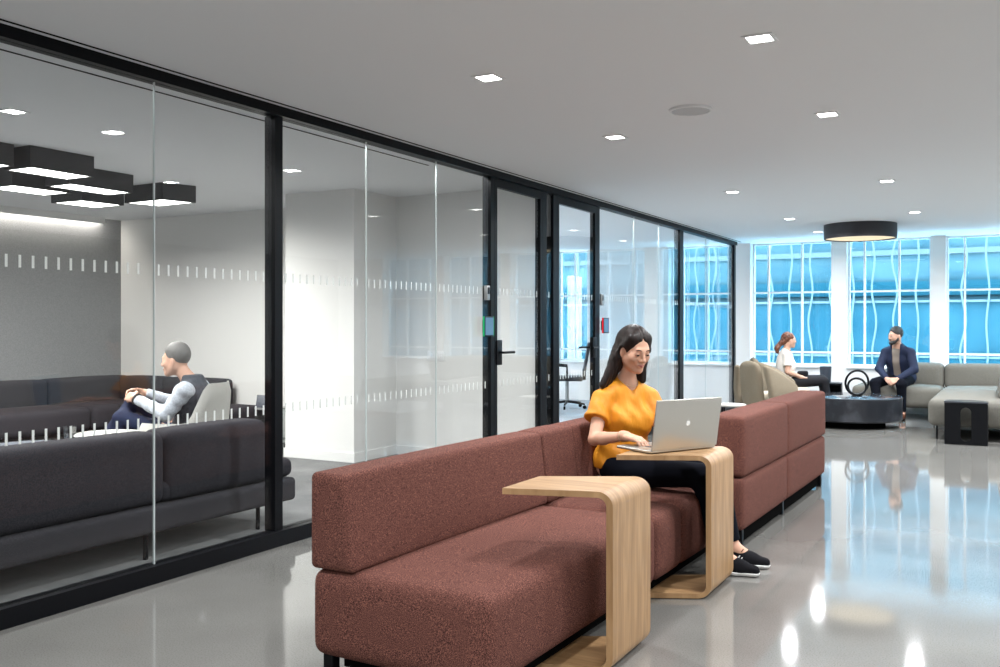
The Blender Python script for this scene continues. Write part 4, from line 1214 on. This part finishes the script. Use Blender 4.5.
# ---- woman in the white blouse
def mv(p, q=R(22), o=(-2.60, 12.25), n=(-2.765, 13.17)):
    x, y = p[0]-o[0], p[1]-o[1]
    return (n[0]+x*math.cos(q)-y*math.sin(q), n[1]+x*math.sin(q)+y*math.cos(q), p[2])
J = dict(pel=(-2.60, 12.25, 0.52), chest=(-2.60, 12.25, 0.775), neck=(-2.585, 12.25, 0.935), head=(-2.545, 12.25, 1.085),
         shR=(-2.595, 12.09, 0.885), shL=(-2.595, 12.41, 0.885), elR=(-2.60, 12.05, 0.66), wrR=(-2.40, 12.14, 0.585),
         elL=(-2.60, 12.45, 0.66), wrL=(-2.38, 12.34, 0.585), hipR=(-2.57, 12.17, 0.51), hipL=(-2.57, 12.33, 0.51),
         knR=(-2.10, 12.19, 0.535), knL=(-2.09, 12.34, 0.545), anR=(-2.02, 12.17, 0.10), anL=(-2.00, 12.33, 0.10), toeR=(1, 0.4, 0), toeL=(1, 0.5, 0))
J = {k_: (mv(v_) if k_[:3] != 'toe' else v_) for k_, v_ in J.items()}
P = dict(male=False, tf=(0.9, 0.40, 0), hf=(0.82, 0.57, -0.02), skin=M['skin_m'], brow=M['brow'], s=0.92, res=0.006, closed=0.1,
         handR=((0.80, 0.60, -0.2), (0, 0, 1), -1, (15, 20, 15), 0.9), handL=((0.97, 0.12, -0.2), (0, 0, 1), -1, (15, 20, 15), 0.9))
l2 = (-2.7, 13.2, 0)
w2, g, TF, HF = build_person(l2, 'auburn-haired woman in white blouse sitting in a beige lounge chair by the windows', J, P)
trousers(w2, l2, g, frame((0.93, 0.37, 0)), M['blackcloth'], False, 0.08, 0.95)
for q in 'RL': shoe(w2, l2, g['an'+q], g['toe'+q], M['shoe_black'], s=0.9)
S = SDF(); torso_sdf(S, g, TF, 0.012, False, k=0.06); S.rc(g['shR'], g['shL'], 0.052, k=0.05)
for q in 'RL': S.cc(g['sh'+q]+V(0, 0, 0.01), lerp(g['sh'+q], g['el'+q], 0.62), 0.054, 0.06, k=0.03, rd=0.006)
S.rc(g['neck']+V(0.03, 0, 0.07), g['neck']+V(0.03, 0, 0.0), 0.055, 0.045, k=0.01, op='s')
S.rb(g['pel']+V(0, 0, -0.10), (0.4, 0.4, 0.10), None, 0.01, k=0.01, op='s')
sdf_obj('blouse', S, 0.006, M['whitecloth'], w2, l2)
S = SDF(); c = g['head']; T = lambda x, y, z: c+HF@(np.array([x, y, z])*0.92)
S.el(T(-0.022, 0, 0.036), V(0.098, 0.080, 0.090)*0.92, HF, k=0.03)
S.sp(T(-0.095, 0, -0.03), 0.045, k=0.03)
S.rc(T(-0.125, 0, -0.045), T(-0.185, 0, -0.12), 0.036, 0.034, k=0.02)
S.rc(T(-0.185, 0, -0.12), T(-0.175, 0, -0.18), 0.034, 0.022, k=0.02)
S.el(T(0.090, 0, -0.03), V(0.075, 0.08, 0.085)*0.92, HF, k=0.015, op='s')
S.post = lambda Pp, d: d+0.004*np.sin(Pp[:, 0]*110)*np.sin(Pp[:, 2]*120+Pp[:, 1]*90)
sdf_obj('hair', S, 0.005, M['hair_red'], w2, l2)
ph = empty('handbag', (-2.545, 13.26, 0.595), label='small black pouch lying in the lap of the auburn-haired woman', cat='bag')
cushion('pouch', -0.07, 0.07, -0.05, 0.05, -0.005, 0.07, 0.025, M['blackcloth'], ph)

# ---- man in the navy blazer
J = dict(pel=(-1.40, 14.22, 0.545), chest=(-1.42, 14.12, 0.83), neck=(-1.435, 14.07, 1.0), head=(-1.445, 13.99, 1.14),
         shR=(-1.585, 14.13, 0.915), shL=(-1.255, 14.03, 0.915), elR=(-1.66, 14.02, 0.69), wrR=(-1.535, 13.80, 0.555),
         elL=(-1.20, 13.93, 0.69), wrL=(-1.40, 13.76, 0.555), hipR=(-1.49, 14.17, 0.53), hipL=(-1.31, 14.17, 0.53),
         knR=(-1.69, 13.79, 0.50), knL=(-1.35, 13.76, 0.50), anR=(-1.62, 13.66, 0.10), anL=(-1.345, 13.86, 0.10), toeR=(-0.3, -1, 0), toeL=(0.0, -1, 0))
P = dict(male=True, tf=(-0.22, -0.97, 0), hf=(-0.72, -0.69, -0.08), skin=M['skin_m'], brow=M['brow'], s=1.0, res=0.006, closed=0.15,
         handR=((0.62, -0.55, -0.45), (-0.4, -0.6, 0.6), -1, (35, 45, 30), 1.0), handL=((-0.75, -0.5, -0.4), (0.4, -0.6, 0.6), -1, (35, 45, 30), 1.0))
l3 = (-1.42, 14.1, 0)
m3, g, TF, HF = build_person(l3, 'bearded man in navy blazer sitting on the greige sofa, hands clasped', J, P)
trousers(m3, l3, g, frame((-0.2, -1, 0)), M['denim'], True, 0.06, 1.0)
for q in 'RL': shoe(m3, l3, g['an'+q], g['toe'+q], M['shoe_brown'])
S = SDF(); torso_sdf(S, g, TF, 0.010, True, k=0.05); S.rc(g['shR'], g['shL'], 0.05, k=0.05)
S.rc(g['neck'], g['neck']+V(0, 0, 0.045), 0.060, 0.056, k=0.02)
S.rb(g['neck']+V(0, 0, 0.13), (0.2, 0.2, 0.08), None, 0.005, k=0.01, op='s')
S.rb(g['pel']+V(0, 0, -0.12), (0.4, 0.4, 0.11), None, 0.01, k=0.01, op='s')
sdf_obj('shirt', S, 0.006, M['taupe'], m3, l3)
S = SDF(); torso_sdf(S, g, TF, 0.026, True, k=0.05)
for q in 'RL': S.rc(g['neck']-V(0, 0, 0.02), g['sh'+q], 0.068, 0.056, k=0.04)
S.el(g['pel']+V(0, 0.02, 0.03), V(0.155, 0.20, 0.13), TF, k=0.05)
for q in 'RL':
    S.rc(g['sh'+q], g['el'+q], 0.060, 0.055, k=0.03)
    S.cc(g['el'+q], lerp(g['el'+q], g['wr'+q], 0.93), 0.054, 0.040, k=0.03, rd=0.008)
S.rc(g['neck']+TF@V(0.0, 0, 0.12), g['neck']+TF@V(0.02, 0, 0.02), 0.07, 0.062, k=0.01, op='s')
S.rb(g['chest']+TF@V(0.16, 0, -0.02), (0.13, 0.048, 0.22), TF, 0.01, k=0.01, op='s')
S.rc(g['neck']+TF@V(0.10, 0, 0.0), g['chest']+TF@V(0.17, 0, -0.12), 0.075, 0.05, k=0.01, op='s')
S.rb(g['pel']+V(0, 0, -0.15), (0.4, 0.4, 0.10), None, 0.01, k=0.01, op='s')
sdf_obj('blazer', S, 0.006, M['navy'], m3, l3)
def short_hair(root, org, c, HF, m, beard=None, s=1.0, recede=0.0):
    T = lambda x, y, z: c+HF@(np.array([x, y, z])*s)
    S = SDF()
    S.el(T(-0.018, 0, 0.046), V(0.098, 0.077, 0.096)*s, HF, k=0.03)
    S.el(T(0.108-recede, 0, -0.016), V(0.082, 0.077, 0.098)*s, HF, k=0.012, op='s')
    S.rb(T(0.0, 0, -0.115), V(0.15, 0.15, 0.075)*s, HF, 0.01, k=0.02, op='s')
    for y in (-1, 1): S.el(T(0.0, y*0.085, -0.02), V(0.026, 0.03, 0.036)*s, HF, k=0.01, op='s')
    sdf_obj('hair', S, 0.005, m, root, org)
    if beard:
        S = SDF()
        for y in (-1, 1):
            S.rc(T(-0.002, y*0.062, 0.0), T(0.016, y*0.057, -0.045), 0.013*s, 0.016*s, k=0.02)
            S.rc(T(0.016, y*0.057, -0.045), T(0.048, y*0.030, -0.083), 0.016*s, 0.023*s, k=0.02)
            S.rc(T(0.050, y*0.034, -0.062), T(0.074, y*0.014, -0.088), 0.020*s, 0.024*s, k=0.02)
        S.el(T(0.074, 0, -0.088), V(0.026, 0.028, 0.030)*s, HF, k=0.02)
        S.rc(T(0.092, -0.022, -0.047), T(0.092, 0.022, -0.047), 0.009*s, k=0.01)
        S.el(T(0.105, 0, -0.060), V(0.014, 0.020, 0.010)*s, HF, k=0.006, op='s')
        sdf_obj('beard', S, 0.004, beard, root, org)
short_hair(m3, l3, g['head'], HF, M['hair_black'], M['hair_black'])

# ---- man in the vest, in the meeting room
J = dict(pel=(-5.32, 4.95, 0.48), chest=(-5.27, 4.98, 0.735), neck=(-5.31, 4.965, 0.885), head=(-5.405, 4.91, 1.035),
         shR=(-5.37, 5.12, 0.825), shL=(-5.215, 4.81, 0.825), elR=(-5.60, 5.11, 0.70), wrR=(-5.735, 4.90, 0.79),
         elL=(-5.30, 4.73, 0.66), wrL=(-5.615, 4.72, 0.765), hipR=(-5.36, 5.02, 0.47), hipL=(-5.30, 4.87, 0.47),
         knR=(-5.74, 4.83, 0.735), knL=(-5.73, 4.70, 0.62), anR=(-5.86, 4.60, 0.40), anL=(-5.80, 4.66, 0.13), toeR=(-0.8, -0.5, -0.2), toeL=(-0.9, -0.4, 0))
P = dict(male=True, tf=(-0.90, -0.44, 0.0), tup=(0.12, 0.06, 1), hf=(-0.93, -0.40, -0.08), skin=M['skin_m'], brow=M['hair_grey'], s=1.0, res=0.006, closed=0.2,
         handR=((-0.62, -0.75, 0.05), (-0.5, 0.5, 0.7), -1, (35, 45, 30), 1.0), handL=((-0.97, 0.12, 0.1), (-0.1, -0.8, 0.6), -1, (35, 45, 30), 1.0))
l4 = (-5.45, 4.9, 0)
m4, g, TF, HF = build_person(l4, 'grey-haired man in dark vest clasping his knee in the meeting room armchair', J, P)
trousers(m4, l4, g, frame((-0.9, -0.44, 0)), M['jeans'], True, 0.06, 0.86)
shoe(m4, l4, g['anL'], g['toeL'], M['shoe_brown'])
S = SDF(); torso_sdf(S, g, TF, 0.010, True, k=0.05); S.rc(g['shR'], g['shL'], 0.055, k=0.05)
S.rc(g['neck'], g['neck']+V(-0.02, 0, 0.035), 0.062, 0.058, k=0.02)
for q in 'RL':
    S.rc(g['sh'+q], g['el'+q], 0.062, 0.052, k=0.03)
    S.cc(g['el'+q], lerp(g['el'+q], g['wr'+q], 0.90), 0.052, 0.036, k=0.03, rd=0.008)
S.rb(g['pel']+V(0, 0, -0.12), (0.4, 0.4, 0.11), None, 0.01, k=0.01, op='s')
S.rb(g['neck']+V(0, 0, 0.12), (0.2, 0.2, 0.08), None, 0.005, k=0.01, op='s')
S.post = lambda Pp, d: d+0.003*np.sin(Pp[:, 0]*80+Pp[:, 2]*50)
sdf_obj('shirt', S, 0.006, M['paleblue'], m4, l4)
S = SDF(); torso_sdf(S, g, TF, 0.026, True, k=0.05)
S.rc(lerp(g['shR'], g['shL'], 0.18)+V(0, 0, 0.012), lerp(g['shR'], g['shL'], 0.82)+V(0, 0, 0.012), 0.058, k=0.04)
S.rc(g['neck']+V(0.02, 0.01, 0.0), g['neck']+V(0.0, 0, 0.04), 0.078, 0.074, k=0.02)
S.rc(g['neck']+TF@V(0.03, 0, 0.16), g['neck']+TF@V(0.045, 0, 0.0), 0.07, 0.055, k=0.01, op='s')
S.rb(g['neck']+V(-0.02, 0, 0.15), (0.2, 0.2, 0.10), None, 0.005, k=0.01, op='s')
S.rb(g['chest']+TF@V(0.17, 0, 0.02), (0.13, 0.02, 0.22), TF, 0.01, k=0.01, op='s')
S.rb(g['pel']+V(0, 0, -0.17), (0.4, 0.4, 0.11), None, 0.01, k=0.01, op='s')
sdf_obj('vest', S, 0.006, M['vest'], m4, l4)
short_hair(m4, l4, g['head'], HF, M['hair_grey'], None, recede=0.03)
o_ = np.asarray(l4)
tube('wristwatch', [lerp(g['elL'], g['wrL'], 0.93)-o_+(frame(g['wrL']-g['elL'])@V(0, 0.037*math.cos(a), 0.035*math.sin(a))) for a in [2*math.pi*i/20 for i in range(20)]], 0.009, M['watch'], m4, 8, True)
# ================================================================== LIGHT, WORLD, CAMERA
w = bpy.data.worlds.new('World'); bpy.context.scene.world = w; w.use_nodes = True
bgn = w.node_tree.nodes['Background']
bgn.inputs['Color'].default_value = (0.62, 0.84, 1.0, 1); bgn.inputs['Strength'].default_value = 20
cam = bpy.data.cameras.new('camera'); co = bpy.data.objects.new('camera', cam); C.objects.link(co)
cam.sensor_width = 36; cam.lens = 940*36/1000
cam.shift_y = -0.009
co.location = (0, 0, 1.3); co.rotation_euler = (R(90), 0, math.atan(515/940))
cam.clip_start = 0.05; cam.clip_end = 200
sc = bpy.context.scene
sc.camera = co
sc.view_settings.view_transform = 'Standard'; sc.view_settings.look = 'None'
sc.view_settings.gamma = 1; sc.view_settings.use_curve_mapping = False
sc.view_settings.exposure = 0.14
sc.cycles.use_denoising = True
sc.cycles.max_bounces = 10; sc.cycles.diffuse_bounces = 4; sc.cycles.glossy_bounces = 4
sc.cycles.transparent_max_bounces = 24
sc.cycles.caustics_reflective = False; sc.cycles.caustics_refractive = False
sc.cycles.sample_clamp_indirect = 6
